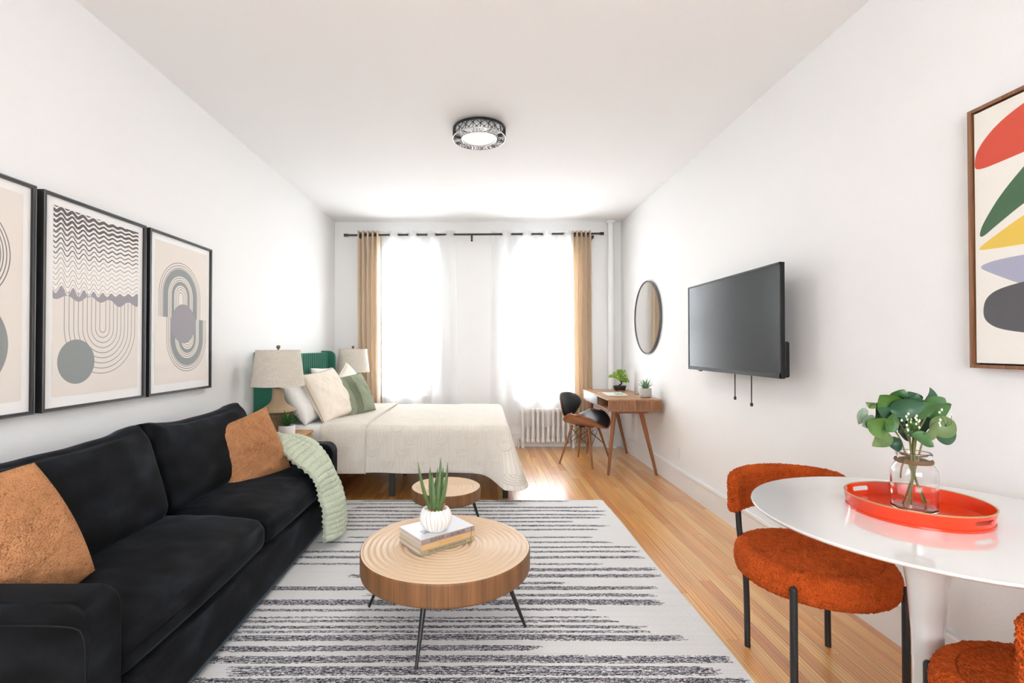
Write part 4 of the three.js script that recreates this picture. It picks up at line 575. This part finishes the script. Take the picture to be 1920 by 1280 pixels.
// desk chair
{
  const fx = 0.765, fz = 0.645, t = thing('desk_chair', 'bentwood desk chair with black leather pads and dowel legs', 'chair', [1.127, 0, -5.19], Math.atan2(fx, fz));   // local +z is forward
  const seatF = (off) => (a, b) => { const u = a * 2 - 1, v = b * 2 - 1, wide = 0.265, dep = 0.235 * Math.sqrt(Math.max(0, 1 - 0.97 * Math.pow(Math.abs(u), 2.6))), x = u * wide * (1 - 0.1 * v * v), z = v * dep + 0.02, y = 0.425 + 0.125 * Math.pow(Math.abs(u), 1.6) - 0.02 * smooth(0.3, 1, v) * (1 - u * u) - 0.015 * (1 - v * v) * (1 - u * u); return [x, y + off, z]; };
  const flipUp = g => { if (g.attributes.normal.getY(Math.floor(g.attributes.normal.count / 2)) < 0) { const ix = g.index.array; for (let i = 0; i < ix.length; i += 3) { const k = ix[i]; ix[i] = ix[i + 1]; ix[i + 1] = k; } g.computeVertexNormals(); } return g; };
  mesh('seat_shell', thick(flipUp(gridSurf(40, 30, seatF(0), 0.5, 0.45)), 0.012), M.plywood, t);
  mesh('seat_pad', thick(flipUp(gridSurf(40, 30, (a, b) => { const p = seatF(0)(0.5 + (a - 0.5) * 0.97, 0.5 + (b - 0.5) * 0.97), u = a * 2 - 1, v = b * 2 - 1; p[1] += 0.002 + 0.024 * Math.pow(Math.max(0, (1 - u ** 4) * (1 - v ** 4)), 0.5); return p; }, 0.5, 0.45)), 0.001), M.black_leather, t);
  const backF = (sc, off) => (a, b) => { const th = a * Math.PI * 2, rr = b * sc, c = Math.cos(th), s = Math.sin(th), ex = 0.22 * Math.sign(c) * Math.pow(Math.abs(c), 0.85) * (s > 0 ? 1 : 1 - 0.35 * Math.abs(s)), ey = (s > 0 ? 0.115 : 0.165) * Math.sign(s) * Math.pow(Math.abs(s), 0.85), x = ex * rr, y = ey * rr, z = -0.215 - 0.02 + 1.6 * x * x - 0.22 * y + off * 1; return [x, y + 0.635, z]; };
  const pole = (sc, off, bul) => gridSurf(64, 16, (a, b) => { const p = backF(sc, off)(a, b); p[2] += bul * Math.pow(Math.max(0, 1 - b ** 4), 0.5); return p; }, 0.5, 0.2);
  const ff = g => { let s = 0; for (let i = 0; i < g.attributes.normal.count; i++) s += g.attributes.normal.getZ(i); if (s < 0) { const ix = g.index.array; for (let i = 0; i < ix.length; i += 3) { const k = ix[i]; ix[i] = ix[i + 1]; ix[i + 1] = k; } g.computeVertexNormals(); } return g; };
  mesh('back_shell', thick(ff(pole(1, 0, 0)), 0.011), M.plywood, t);
  mesh('back_pad', thick(ff(pole(0.97, 0.001, 0.024)), 0.001), M.black_leather, t);
  mesh('back_bracket', tube([[0, 0.56, -0.232], [0, 0.48, -0.235], [0, 0.43, -0.22], [0, 0.413, -0.15]], 0.008, 20, 8), M.silver, t);
  const feet = [[-0.205, -0.195], [0.205, -0.195], [-0.205, 0.195], [0.205, 0.195]].map(([a, b]) => [a, b]);
  const tops = feet.map(([a, b]) => [a * 0.5, 0.405, b * 0.5]);
  feet.forEach(([a, b], i) => mesh('leg', rod([a, 0.0008, b], tops[i], 0.0085, 0.0135, 14), M.walnut_leg, t));
  const at = (i, y) => { const k = (y - 0.0) / 0.405; return [lerp(feet[i][0], tops[i][0], k), y, lerp(feet[i][1], tops[i][2], k)]; };
  for (const [i, j] of [[0, 1], [1, 3], [3, 2], [2, 0]]) { mesh('wire_brace', rod(at(i, 0.38), at(j, 0.2), 0.0028, 0.0028, 8), M.black_metal, t); mesh('wire_brace', rod(at(j, 0.38), at(i, 0.2), 0.0028, 0.0028, 8), M.black_metal, t); }
  mesh('seat_bracket', mergeGeometries([rbx(-0.11, 0.11, 0.392, 0.406, -0.012, 0.012, 0.003), rbx(-0.012, 0.012, 0.392, 0.406, -0.11, 0.11, 0.003)]), M.black_metal, t);
}

// ───────────────────────── curtains, rod, radiator, pipe ─────────────────────────
const RZ = -5.93, RY = 2.64;
{
  const t = thing('curtain_rod', 'dark bronze curtain rod spanning both windows', 'curtain rod');
  mesh('rod', rod([-1.64, RY - 0.008, RZ], [1.48, RY + 0.012, RZ], 0.0125, 0.0125, 20), M.dark_bronze, t);
  mesh('finial', rod([-1.69, RY - 0.008, RZ], [-1.635, RY - 0.008, RZ], 0.019, 0.017, 20), M.dark_bronze, t); mesh('finial', rod([1.475, RY + 0.012, RZ], [1.525, RY + 0.012, RZ], 0.017, 0.019, 20), M.dark_bronze, t);
  for (const x of [-1.49, -0.11, 1.39]) mesh('bracket', mergeGeometries([bx(x - 0.01, x + 0.01, RY - 0.045, RY - 0.012, RZ - 0.012, RZ + 0.012), bx(x - 0.008, x + 0.008, RY - 0.045, RY - 0.03, ZB + 0.003, RZ), bx(x - 0.012, x + 0.012, RY - 0.06, RY + 0.04, ZB, ZB + 0.004)]), M.dark_bronze, t);
}
function curtain(name, label, group, x0, x1, xb0, xb1, folds, amp, y0, mat, ringMat, lining, phase = 0) {
  const t = thing(name, label, 'curtain', [0, 0, 0], 0, group), yt = RY + 0.045;
  const F2 = (a, b, off = 0) => { const wob = 0.1 * N3(a * 3, b * 2, folds), ph = (a * folds + phase) * Math.PI * 2, x = lerp(lerp(x0, x1, a), lerp(xb0, xb1, a), Math.pow(b, 0.8)) + 0.35 * amp * Math.sin(ph * 2 + 1) * smooth(0, 0.1, b) * 0.3, z = RZ + amp * Math.sin(ph + wob * b * 2) * (1 - 0.15 * b) + 0.006 * N3(a * 8, b * 3, 2); return [x, lerp(yt, y0, b), z + off]; };
  const g = gridSurf(Math.round(folds * 26), 50, (a, b) => F2(a, b), Math.abs(x1 - x0) * 2.2, yt - y0); mesh('cloth', g, mat, t);
  const n = Math.round(folds * 2); for (let k = 0; k < n; k++) { const a = (k / 2 - phase + 0.0) / folds; if (a < 0.01 || a > 0.99) continue; const p = F2(a, 0.022), r = new THREE.TorusGeometry(0.021, 0.0045, 8, 24); const o = mesh('grommet', r, ringMat, t); o.position.set(p[0], RY, RZ); o.rotation.y = (k % 2 ? 1 : -1) * 0.9; }
  if (lining) mesh('lining', gridSurf(6, 30, (a, b) => { const s = lining.edge, e = F2(s, b); return [e[0] + lining.dir * a * 0.012, e[1] - 0.05 * (1 - b), e[2] - 0.01 - a * 0.02]; }), M.curtain_lining, t);
}
curtain('drape_curtain', 'tan curtain panel beside the bed lamp', 'tan curtain panels', -1.515, -1.245, -1.50, -1.235, 4.5, 0.04, 0.06, M.curtain_tan, M.dark_bronze, { edge: 1, dir: 1 }, 0.25);
curtain('drape_curtain', 'tan curtain panel beside the white pipe and the desk', 'tan curtain panels', 1.13, 1.375, 1.16, 1.385, 4.5, 0.04, 0.06, M.curtain_tan, M.dark_bronze, { edge: 0, dir: -1 }, 0.1);
curtain('sheer_curtain', 'sheer white curtain over the window behind the bed', 'sheer curtains', -1.235, -0.31, -1.22, -0.28, 4, 0.034, 0.28, M.sheer_white, M.silver, null, 0.55);
curtain('sheer_curtain', 'sheer white curtain over the window with the radiator', 'sheer curtains', 0.135, 1.14, 0.115, 1.17, 4, 0.034, 0.265, M.sheer_white, M.silver, null, 0.5);
{
  const t = thing('window_gate', 'white diamond lattice security gate across the window behind the bed', 'gate', [0, 0, 0]);
  const x0 = -1.235, x1 = -0.645, y0 = 0.72, y1 = 2.37, z = ZB - 0.03, dx = 0.056, sl = 0.056 / 0.108, u = new THREE.CylinderGeometry(0.0028, 0.0028, 1, 5);
  for (const s of [1, -1]) for (let k = -60; k < 60; k++) { const c = (s > 0 ? x0 : x1) + k * dx; let pts = []; const xa = y => c + s * sl * (y - y0); let ya = y0, yb = y1; const inv = x => y0 + (x - c) / (s * sl); const A = inv(x0), B = inv(x1); ya = Math.max(ya, Math.min(A, B)); yb = Math.min(yb, Math.max(A, B)); if (yb - ya < 0.05) continue; const o = mesh('gate_bar', u, M.plastic_white, t), P0 = V(xa(ya), ya, z + s * 0.003), P1 = V(xa(yb), yb, z + s * 0.003), d = P1.clone().sub(P0); o.position.copy(P0).add(P1).multiplyScalar(0.5); o.scale.set(1, d.length(), 1); o.quaternion.setFromUnitVectors(V(0, 1, 0), d.normalize()); }
  for (const x of [x0 - 0.012, x1 + 0.012]) mesh('gate_post', bx(x - 0.012, x + 0.012, y0 - 0.03, y1 + 0.03, z - 0.012, z + 0.012), M.plastic_white, t);
  for (const y of [y0 - 0.04, y1 + 0.04]) mesh('gate_track', bx(x0 - 0.024, x1 + 0.024, y - 0.01, y + 0.01, z - 0.012, z + 0.012), M.plastic_white, t);
}
{
  const t = thing('radiator', 'cream cast iron radiator under the window', 'radiator', [0.50, 0, -5.965]);
  const sec = (() => { const gs = []; for (const dz of [-0.045, 0.045]) gs.push(new THREE.CapsuleGeometry(0.0175, 0.39, 6, 14).translate(0, 0.285, dz)); gs.push(rb(0.05, 0.055, 0.12, 0.02).translate(0, 0.462, 0), rb(0.05, 0.06, 0.12, 0.02).translate(0, 0.1, 0)); return mergeGeometries(gs); })();
  for (let i = 0; i < 11; i++) { const o = mesh('section', sec, M.radiator_paint, t); o.position.x = 0.02 + i * 0.0625; }
  for (const x of [0.02, 0.645]) mesh('foot', rbx(x - 0.018, x + 0.018, 0.0005, 0.085, -0.05, 0.05, 0.006), M.radiator_paint, t);
  mesh('valve', rod([-0.03, 0.1, 0], [0.0, 0.1, 0], 0.016), M.brass, t); mesh('supply_pipe', rod([-0.03, 0.0005, 0], [-0.03, 0.12, 0], 0.012), M.radiator_paint, t);
}
{
  const t = thing('steam_pipe', 'white vertical steam pipe in the corner by the curtain', 'pipe', [1.627, 0, -5.975]);
  mesh('pipe', new THREE.CylinderGeometry(0.037, 0.037, CEIL, 28).translate(0, CEIL / 2, 0), M.trim_paint, t);
  mesh('collar', lathe([[0.037, CEIL - 0.035], [0.045, CEIL - 0.032], [0.062, CEIL - 0.012], [0.064, CEIL - 0.001], [0.037, CEIL - 0.001]], 28), M.trim_paint, t); mesh('collar', lathe([[0.037, 0.02], [0.045, 0.018], [0.066, 0.006], [0.068, 0.0008], [0.037, 0.0008]], 28), M.trim_paint, t);
}
{ const t = thing('wall_conduit', 'thin white cable conduit running down the wall behind the desk', 'conduit', [XR, 0, -5.42]); mesh('channel', rbx(-0.014, -0.0005, 0.18, 0.66, -0.012, 0.012, 0.003), M.trim_paint, t); mesh('elbow', rbx(-0.02, -0.0005, 0.178, 0.2, -0.02, 0.03, 0.003), M.trim_paint, t); }
{ const t = thing('wall_outlet', 'white wall outlet above the baseboard near the desk', 'outlet', [XR, 0.30, -4.30]); mesh('plate', rbx(-0.006, -0.0005, -0.06, 0.06, -0.036, 0.036, 0.003), M.plastic_white, t); for (const y of [-0.024, 0.024]) mesh('socket', rbx(-0.008, -0.005, y - 0.016, y + 0.016, -0.016, 0.016, 0.003), M.plastic_white, t); }

// ───────────────────────── mirror, television ─────────────────────────
{
  const t = thing('wall_mirror', 'round mirror in a thin dark frame above the desk', 'mirror', [XR, 1.56, -5.06]);
  const fr = lathe([[0.374, 0.0], [0.385, 0.0], [0.385, 0.026], [0.374, 0.026], [0.374, 0.0]], 96); fr.rotateZ(Math.PI / 2); fr.translate(-0.0005, 0, 0); mesh('frame', fr, M.frame_rim, t);
  mesh('mirror_glass', new THREE.CylinderGeometry(0.374, 0.374, 0.006, 96).rotateZ(Math.PI / 2).translate(-0.016, 0, 0), M.mirror_glass, t);
  mesh('backing', new THREE.CylinderGeometry(0.374, 0.374, 0.011, 64).rotateZ(Math.PI / 2).translate(-0.0065, 0, 0), M.bezel_black, t);
}
{
  const y0 = 1.078, y1 = 1.71, z0 = -3.737, z1 = -2.588, x = 1.62;
  const t = thing('television', 'large black flat screen television mounted on the wall', 'television', [0, 0, 0]);
  mesh('housing', rbx(x + 0.001, x + 0.024, y0, y1, z0, z1, 0.004), M.bezel_black, t);
  mesh('rear_box', rbx(x + 0.024, x + 0.055, y0 + 0.005, y0 + 0.2, z0 + 0.04, z1 - 0.008, 0.01), M.bezel_black, t);
  mesh('screen', bx(x - 0.0005, x + 0.0015, y0 + 0.026, y1 - 0.011, z0 + 0.011, z1 - 0.011), M.screen_black, t);
  mesh('bezel', mergeGeometries([bx(x - 0.003, x + 0.001, y0, y0 + 0.026, z0, z1), bx(x - 0.003, x + 0.001, y1 - 0.011, y1, z0, z1), bx(x - 0.003, x + 0.001, y0, y1, z0, z0 + 0.011), bx(x - 0.003, x + 0.001, y0, y1, z1 - 0.011, z1)]), M.bezel_black, t);
  mesh('sensor', rbx(x + 0.002, x + 0.014, y0 - 0.008, y0, z0 + 0.16, z0 + 0.2, 0.002), M.bezel_black, t);
  mesh('wall_mount', mergeGeometries([bx(x + 0.055, XR - 0.0005, 1.25, 1.5, -3.4, -3.36), bx(x + 0.055, XR - 0.0005, 1.25, 1.5, -2.96, -2.92), bx(XR - 0.02, XR - 0.0005, 1.22, 1.27, -3.45, -2.87), bx(XR - 0.02, XR - 0.0005, 1.48, 1.53, -3.45, -2.87), bx(x + 0.02, x + 0.056, 1.2, 1.55, -3.4, -3.36), bx(x + 0.02, x + 0.056, 1.2, 1.55, -2.96, -2.92)]), M.black_metal, t);
  for (const [z, yb] of [[-3.21, 0.905], [-3.015, 0.885]]) { mesh('pull_cord', rod([1.7, yb + 0.01, z], [1.7, 1.24, z], 0.0035, 0.0035, 8), M.cable_black, t); mesh('cord_end', rbx(1.693, 1.707, yb - 0.008, yb + 0.014, z - 0.007, z + 0.007, 0.003), M.cable_black, t); mesh('cord_hook', bx(1.69, 1.71, 1.235, 1.26, z - 0.16 * (z < -3.1 ? 1 : 0) - 0.01, z + 0.07), M.black_metal, t); }
}

// ───────────────────────── framed prints ─────────────────────────
const ink = '#8d9290', dark = '#4d4f50', paper = '#e3dad1', line = '#6f7170', mauve = '#99959a';
function print(label, zFar, zNear, drawFn) {
  const t = thing('framed_print', label, 'picture', [XL, 0, 0], 0, 'abstract prints above the sofa'), y0 = 0.978, y1 = 1.9, w = zNear - zFar, b = 0.014, dep = 0.042;
  mesh('frame', mergeGeometries([bx(0.0005, dep, y0, y0 + b, zFar, zNear), bx(0.0005, dep, y1 - b, y1, zFar, zNear), bx(0.0005, dep, y0 + b, y1 - b, zFar, zFar + b), bx(0.0005, dep, y0 + b, y1 - b, zNear - b, zNear)]), M.black_metal, t);
  const q = 0.004; mesh('frame_lip', mergeGeometries([bx(dep, dep + 0.002, y0, y0 + q, zFar, zNear), bx(dep, dep + 0.002, y1 - q, y1, zFar, zNear), bx(dep, dep + 0.002, y0, y1, zFar, zFar + q), bx(dep, dep + 0.002, y0, y1, zNear - q, zNear)]), M.frame_rim, t);
  mesh('mat_board', bx(0.001, dep - 0.010, y0 + b, y1 - b, zFar + b, zNear - b), M.mat_white, t);
  const py0 = 1.037, py1 = 1.852, pz0 = zFar + 0.047, pz1 = zNear - 0.055, map = canvasTex(1000, 1600, (c, W, H) => { const S = W / (pz1 - pz0), SY = H / (py1 - py0); c.fillStyle = paper; c.fillRect(0, 0, W, H); c.save(); c.scale(S, SY); c.translate(0, 0); drawFn(c, (pz1 - pz0), (py1 - py0)); c.restore(); const r = rng(90); for (let i = 0; i < 9000; i++) { c.fillStyle = `rgba(${r() < 0.5 ? '255,255,255' : '0,0,0'},0.035)`; c.fillRect(r() * W, r() * H, 3, 3); } });
  const g = new THREE.PlaneGeometry(pz1 - pz0, py1 - py0); g.rotateY(Math.PI / 2); const box = new THREE.BoxGeometry(0.001, py1 - py0, pz1 - pz0); box.translate(dep - 0.0095, (py0 + py1) / 2, (pz0 + pz1) / 2); mesh('print_sheet', box, new THREE.MeshPhysicalMaterial({ name: 'print_ink', map, roughness: 0.75 }), t);
}
// drawing space of a print: metres, x from its near edge (left when facing it), y down from its top
const arc = (c, x, y, r, a0, a1, w, col) => { c.strokeStyle = col; c.lineWidth = w; c.beginPath(); c.arc(x, y, r, a0, a1); c.stroke(); };
const disc = (c, x, y, r, col) => { c.fillStyle = col; c.beginPath(); c.arc(x, y, r, 0, Math.PI * 2); c.fill(); };
const seg = (c, x0, y0, x1, y1, w, col) => { c.strokeStyle = col; c.lineWidth = w; c.beginPath(); c.moveTo(x0, y0); c.lineTo(x1, y1); c.stroke(); };
print('framed abstract print of a grey ring above a large grey disc', -1.937, -1.335, (c, w, h) => {
  const cx = w / 2 + 0.0, cy = 0.255; for (const r of [0.2, 0.187, 0.174]) arc(c, cx, cy, r, 0, 7, 0.004, line); disc(c, cx, cy, 0.166, ink); disc(c, cx, cy, 0.12, '#f2efe9'); for (const r of [0.1, 0.085]) arc(c, cx, cy, r, 0, 7, 0.004, line); disc(c, cx, cy, 0.06, dark); disc(c, cx, 0.594, 0.196, ink);
});
print('framed abstract print of wavy lines above nested U shapes and a disc', -2.576, -1.97, (c, w, h) => {
  const r = rng(3), wave = (x, k) => 0.014 * Math.sin(x * 2 * Math.PI / 0.0565 + 0.5 * Math.sin(x * 14 + k)) * (0.7 + 0.35 * Math.sin(x * 9 + 1)) + 0.012 * Math.sin(x * 7 + 0.6);
  c.fillStyle = '#efeae3'; c.fillRect(0.0, 0, w, 0.36);
  for (let k = 0; k < 17; k++) { const y = -0.012 + k * 0.0215, tw = lerp(0.015, 0.0026, Math.min(1, k / 12)) * (k % 2 ? 1 : 0.75); c.strokeStyle = k < 5 ? '#5c5a5a' : k < 10 ? '#747072' : '#8f8a8c'; c.lineWidth = tw; c.beginPath(); for (let i = 0; i <= 200; i++) { const x = w * i / 200, yy = y + wave(x, k * 0.16) * (0.55 + 0.05 * k); if (i) c.lineTo(x, yy); else c.moveTo(x, yy); } c.stroke(); }
  const cx = 0.535 * w, cy = 0.515; for (let k = 0; k < 9; k++) { const R = 0.018 + k * 0.0243; c.strokeStyle = '#9a9a9a'; c.lineWidth = 0.0042; c.beginPath(); c.moveTo(cx - R, 0.355); c.lineTo(cx - R, cy); c.arc(cx, cy, R, Math.PI, 0, true); c.lineTo(cx + R, 0.355); c.stroke(); }
  c.fillStyle = mauve; c.beginPath(); c.moveTo(0, 0.345 + wave(0, 2.6)); for (let i = 0; i <= 200; i++) { const x = w * i / 200; c.lineTo(x, 0.345 + wave(x, 2.6) * 1.3); } for (let i = 200; i >= 0; i--) { const x = w * i / 200; c.lineTo(x, 0.385 + 0.012 * Math.sin(x * 52 + 1) + 0.006 * Math.sin(x * 21)); } c.fill();
  disc(c, 0.245 * w, 0.668, 0.099, ink);
});
print('framed abstract print of an arch, a disc and an upturned arch', -3.208, -2.607, (c, w, h) => {
  const a = cx => cx; const up = 0.285 - 0.055, lo = 0.352 - 0.055; const yM = 0.43;
  const arch = (cx, cy, dir, R, lw, col) => { c.strokeStyle = col; c.lineWidth = lw; c.beginPath(); c.moveTo(cx - R, yM); c.lineTo(cx - R, cy); c.arc(cx, cy, R, Math.PI, 0, dir < 0); c.lineTo(cx + R, yM); c.stroke(); };
  const set = (cx, cy, dir) => { for (const R of [0.197, 0.182, 0.168]) arch(cx, cy, dir, R, 0.0036, line); arch(cx, cy, dir, 0.14, 0.044, ink); for (const R of [0.108, 0.095]) arch(cx, cy, dir, R, 0.0036, line); arch(cx, cy, dir, 0.075, 0.024, ink); for (const R of [0.052, 0.038, 0.022]) arch(cx, cy, dir, R, 0.0036, line); };
  set(up, 0.297, 1); set(lo, 0.553, -1); disc(c, 0.313 - 0.055 + 0.0, 0.462, 0.118, mauve);
});
{
  const t = thing('framed_painting', 'walnut framed painting of stacked coloured shapes on the wall by the white table', 'picture', [XR, 0, 0]), y0 = 1.176, y1 = 2.085, z0 = -1.702, z1 = -1.08, dep = 0.036, b = 0.012;
  mesh('frame', mergeGeometries([bx(-dep, -0.0005, y0, y0 + b, z0, z1), bx(-dep, -0.0005, y1 - b, y1, z0, z1), bx(-dep, -0.0005, y0 + b, y1 - b, z0, z0 + b), bx(-dep, -0.0005, y0 + b, y1 - b, z1 - b, z1)]), M.frame_walnut, t);
  mesh('backing', bx(-0.012, -0.0005, y0 + b, y1 - b, z0 + b, z1 - b), M.crate_black, t);
  const g = 0.006, W = z1 - z0 - 2 * b - 2 * g, H = y1 - y0 - 2 * b - 2 * g;
  const map = canvasTex(900, 1320, (c, PW, PH) => {
    c.fillStyle = '#e9e5dc'; c.fillRect(0, 0, PW, PH); const X = s => (s - b - g) / W * PW, Y = y => (y1 - b - g - y) / H * PH, blob = (col, pts) => { c.fillStyle = col; c.beginPath(); const n = pts.length; for (let i = 0; i < n; i++) { const p = pts[i], q = pts[(i + 1) % n], m = [(p[0] + q[0]) / 2, (p[1] + q[1]) / 2]; if (!i) { const o = pts[n - 1]; c.moveTo(X((o[0] + p[0]) / 2), Y((o[1] + p[1]) / 2)); } c.quadraticCurveTo(X(p[0]), Y(p[1]), X(m[0]), Y(m[1])); } c.fill(); };
    blob('#d0503c', [[0.015, 1.885], [0.03, 1.95], [0.12, 2.02], [0.3, 2.06], [0.45, 2.05], [0.52, 1.98], [0.45, 1.89], [0.3, 1.885], [0.12, 1.87], [0.03, 1.865]]);
    blob('#46664a', [[0.03, 1.635], [0.045, 1.68], [0.12, 1.785], [0.3, 1.94], [0.42, 1.9], [0.48, 1.82], [0.35, 1.76], [0.2, 1.73], [0.08, 1.655], [0.045, 1.63]]);
    blob('#e0bd52', [[0.02, 1.588], [0.07, 1.62], [0.2, 1.69], [0.4, 1.72], [0.5, 1.66], [0.4, 1.58], [0.2, 1.578], [0.06, 1.583]]);
    blob('#a3a4b8', [[0.025, 1.53], [0.09, 1.545], [0.25, 1.545], [0.45, 1.57], [0.5, 1.5], [0.35, 1.44], [0.2, 1.43], [0.06, 1.505]]);
    blob('#57565a', [[0.04, 1.37], [0.05, 1.42], [0.1, 1.45], [0.25, 1.47], [0.42, 1.47], [0.5, 1.4], [0.42, 1.3], [0.25, 1.285], [0.1, 1.305], [0.05, 1.335]]);
    const r = rng(91); for (let i = 0; i < 9000; i++) { c.fillStyle = `rgba(${r() < 0.5 ? '255,255,255' : '0,0,0'},0.04)`; c.fillRect(r() * PW, r() * PH, 2, 2); }
  });
  const box = new THREE.BoxGeometry(0.016, H, W); box.translate(-0.022, (y0 + y1) / 2, (z0 + z1) / 2); mesh('canvas', box, new THREE.MeshPhysicalMaterial({ name: 'painted_canvas', map, roughness: 0.8 }), t);
}

// ───────────────────────── ceiling fixture ─────────────────────────
{
  const t = thing('ceiling_fixture', 'round flush ceiling light in a black lattice drum', 'ceiling light', [-0.01, 2.74, -3.434]), R = 0.19, H = CEIL - 2.74 - 0.012;
  mesh('ceiling_plate', new THREE.CylinderGeometry(0.17, 0.17, 0.012, 48).translate(0, H + 0.0055, 0), M.silver, t);
  mesh('top_band', lathe([[R - 0.004, H - 0.018], [R, H - 0.018], [R, H], [R - 0.02, H], [R - 0.004, H - 0.018]], 96), M.black_metal, t);
  mesh('bottom_band', lathe([[R - 0.004, 0], [R, 0], [R, 0.006], [R - 0.004, 0.006], [R - 0.004, 0]], 96), M.silver, t);
  mesh('inner_ring', lathe([[0.118, 0], [0.127, 0], [0.127, 0.005], [0.118, 0.005], [0.118, 0]], 96), M.silver, t);
  mesh('diffuser', lathe([[0.001, 0.002], [0.117, 0.004], [0.126, 0.012], [0.135, 0.03], [0.135, H - 0.004], [0.001, H - 0.004]], 72), M.diffuser_white, t);
  const lamp = new THREE.RectAreaLight(new THREE.Color(1, 0.98, 0.95), 120, 0.2, 0.2); lamp.position.set(-0.01, 2.737, -3.434); lamp.lookAt(-0.01, 0, -3.434); lamp.name = 'unseen_downlight'; scene.add(lamp);  // unseen lamp just under the diffuser, placed to brighten rug and coffee table
  const r = rng(55), bar = new THREE.CylinderGeometry(0.0026, 0.0026, 1, 5), put = (name, A, B, m) => { const o = mesh(name, bar, m, t), d = B.clone().sub(A); o.position.copy(A).add(B).multiplyScalar(0.5); o.scale.set(1, d.length(), 1); o.quaternion.setFromUnitVectors(V(0, 1, 0), d.normalize()); };
  for (let i = 0; i < 66; i++) { const a = i / 66 * Math.PI * 2, k = (i % 3 - 1) * 0.34 + (r() - 0.5) * 0.14, P = (q, y) => V(Math.cos(q) * (R - 0.002), y, Math.sin(q) * (R - 0.002)); put('lattice_bar', P(a, 0.006), P(a + k, H - 0.014), M.black_metal); }
  for (let i = 0; i < 60; i++) { const a = i / 60 * Math.PI * 2, k = (i % 3 - 1) * 0.16 + (r() - 0.5) * 0.1; put('ring_bar', V(Math.cos(a) * 0.125, 0.0025, Math.sin(a) * 0.125), V(Math.cos(a + k) * (R - 0.003), 0.0025, Math.sin(a + k) * (R - 0.003)), i % 2 ? M.silver : M.dark_bronze); }
}

renderer.render(scene, camera);
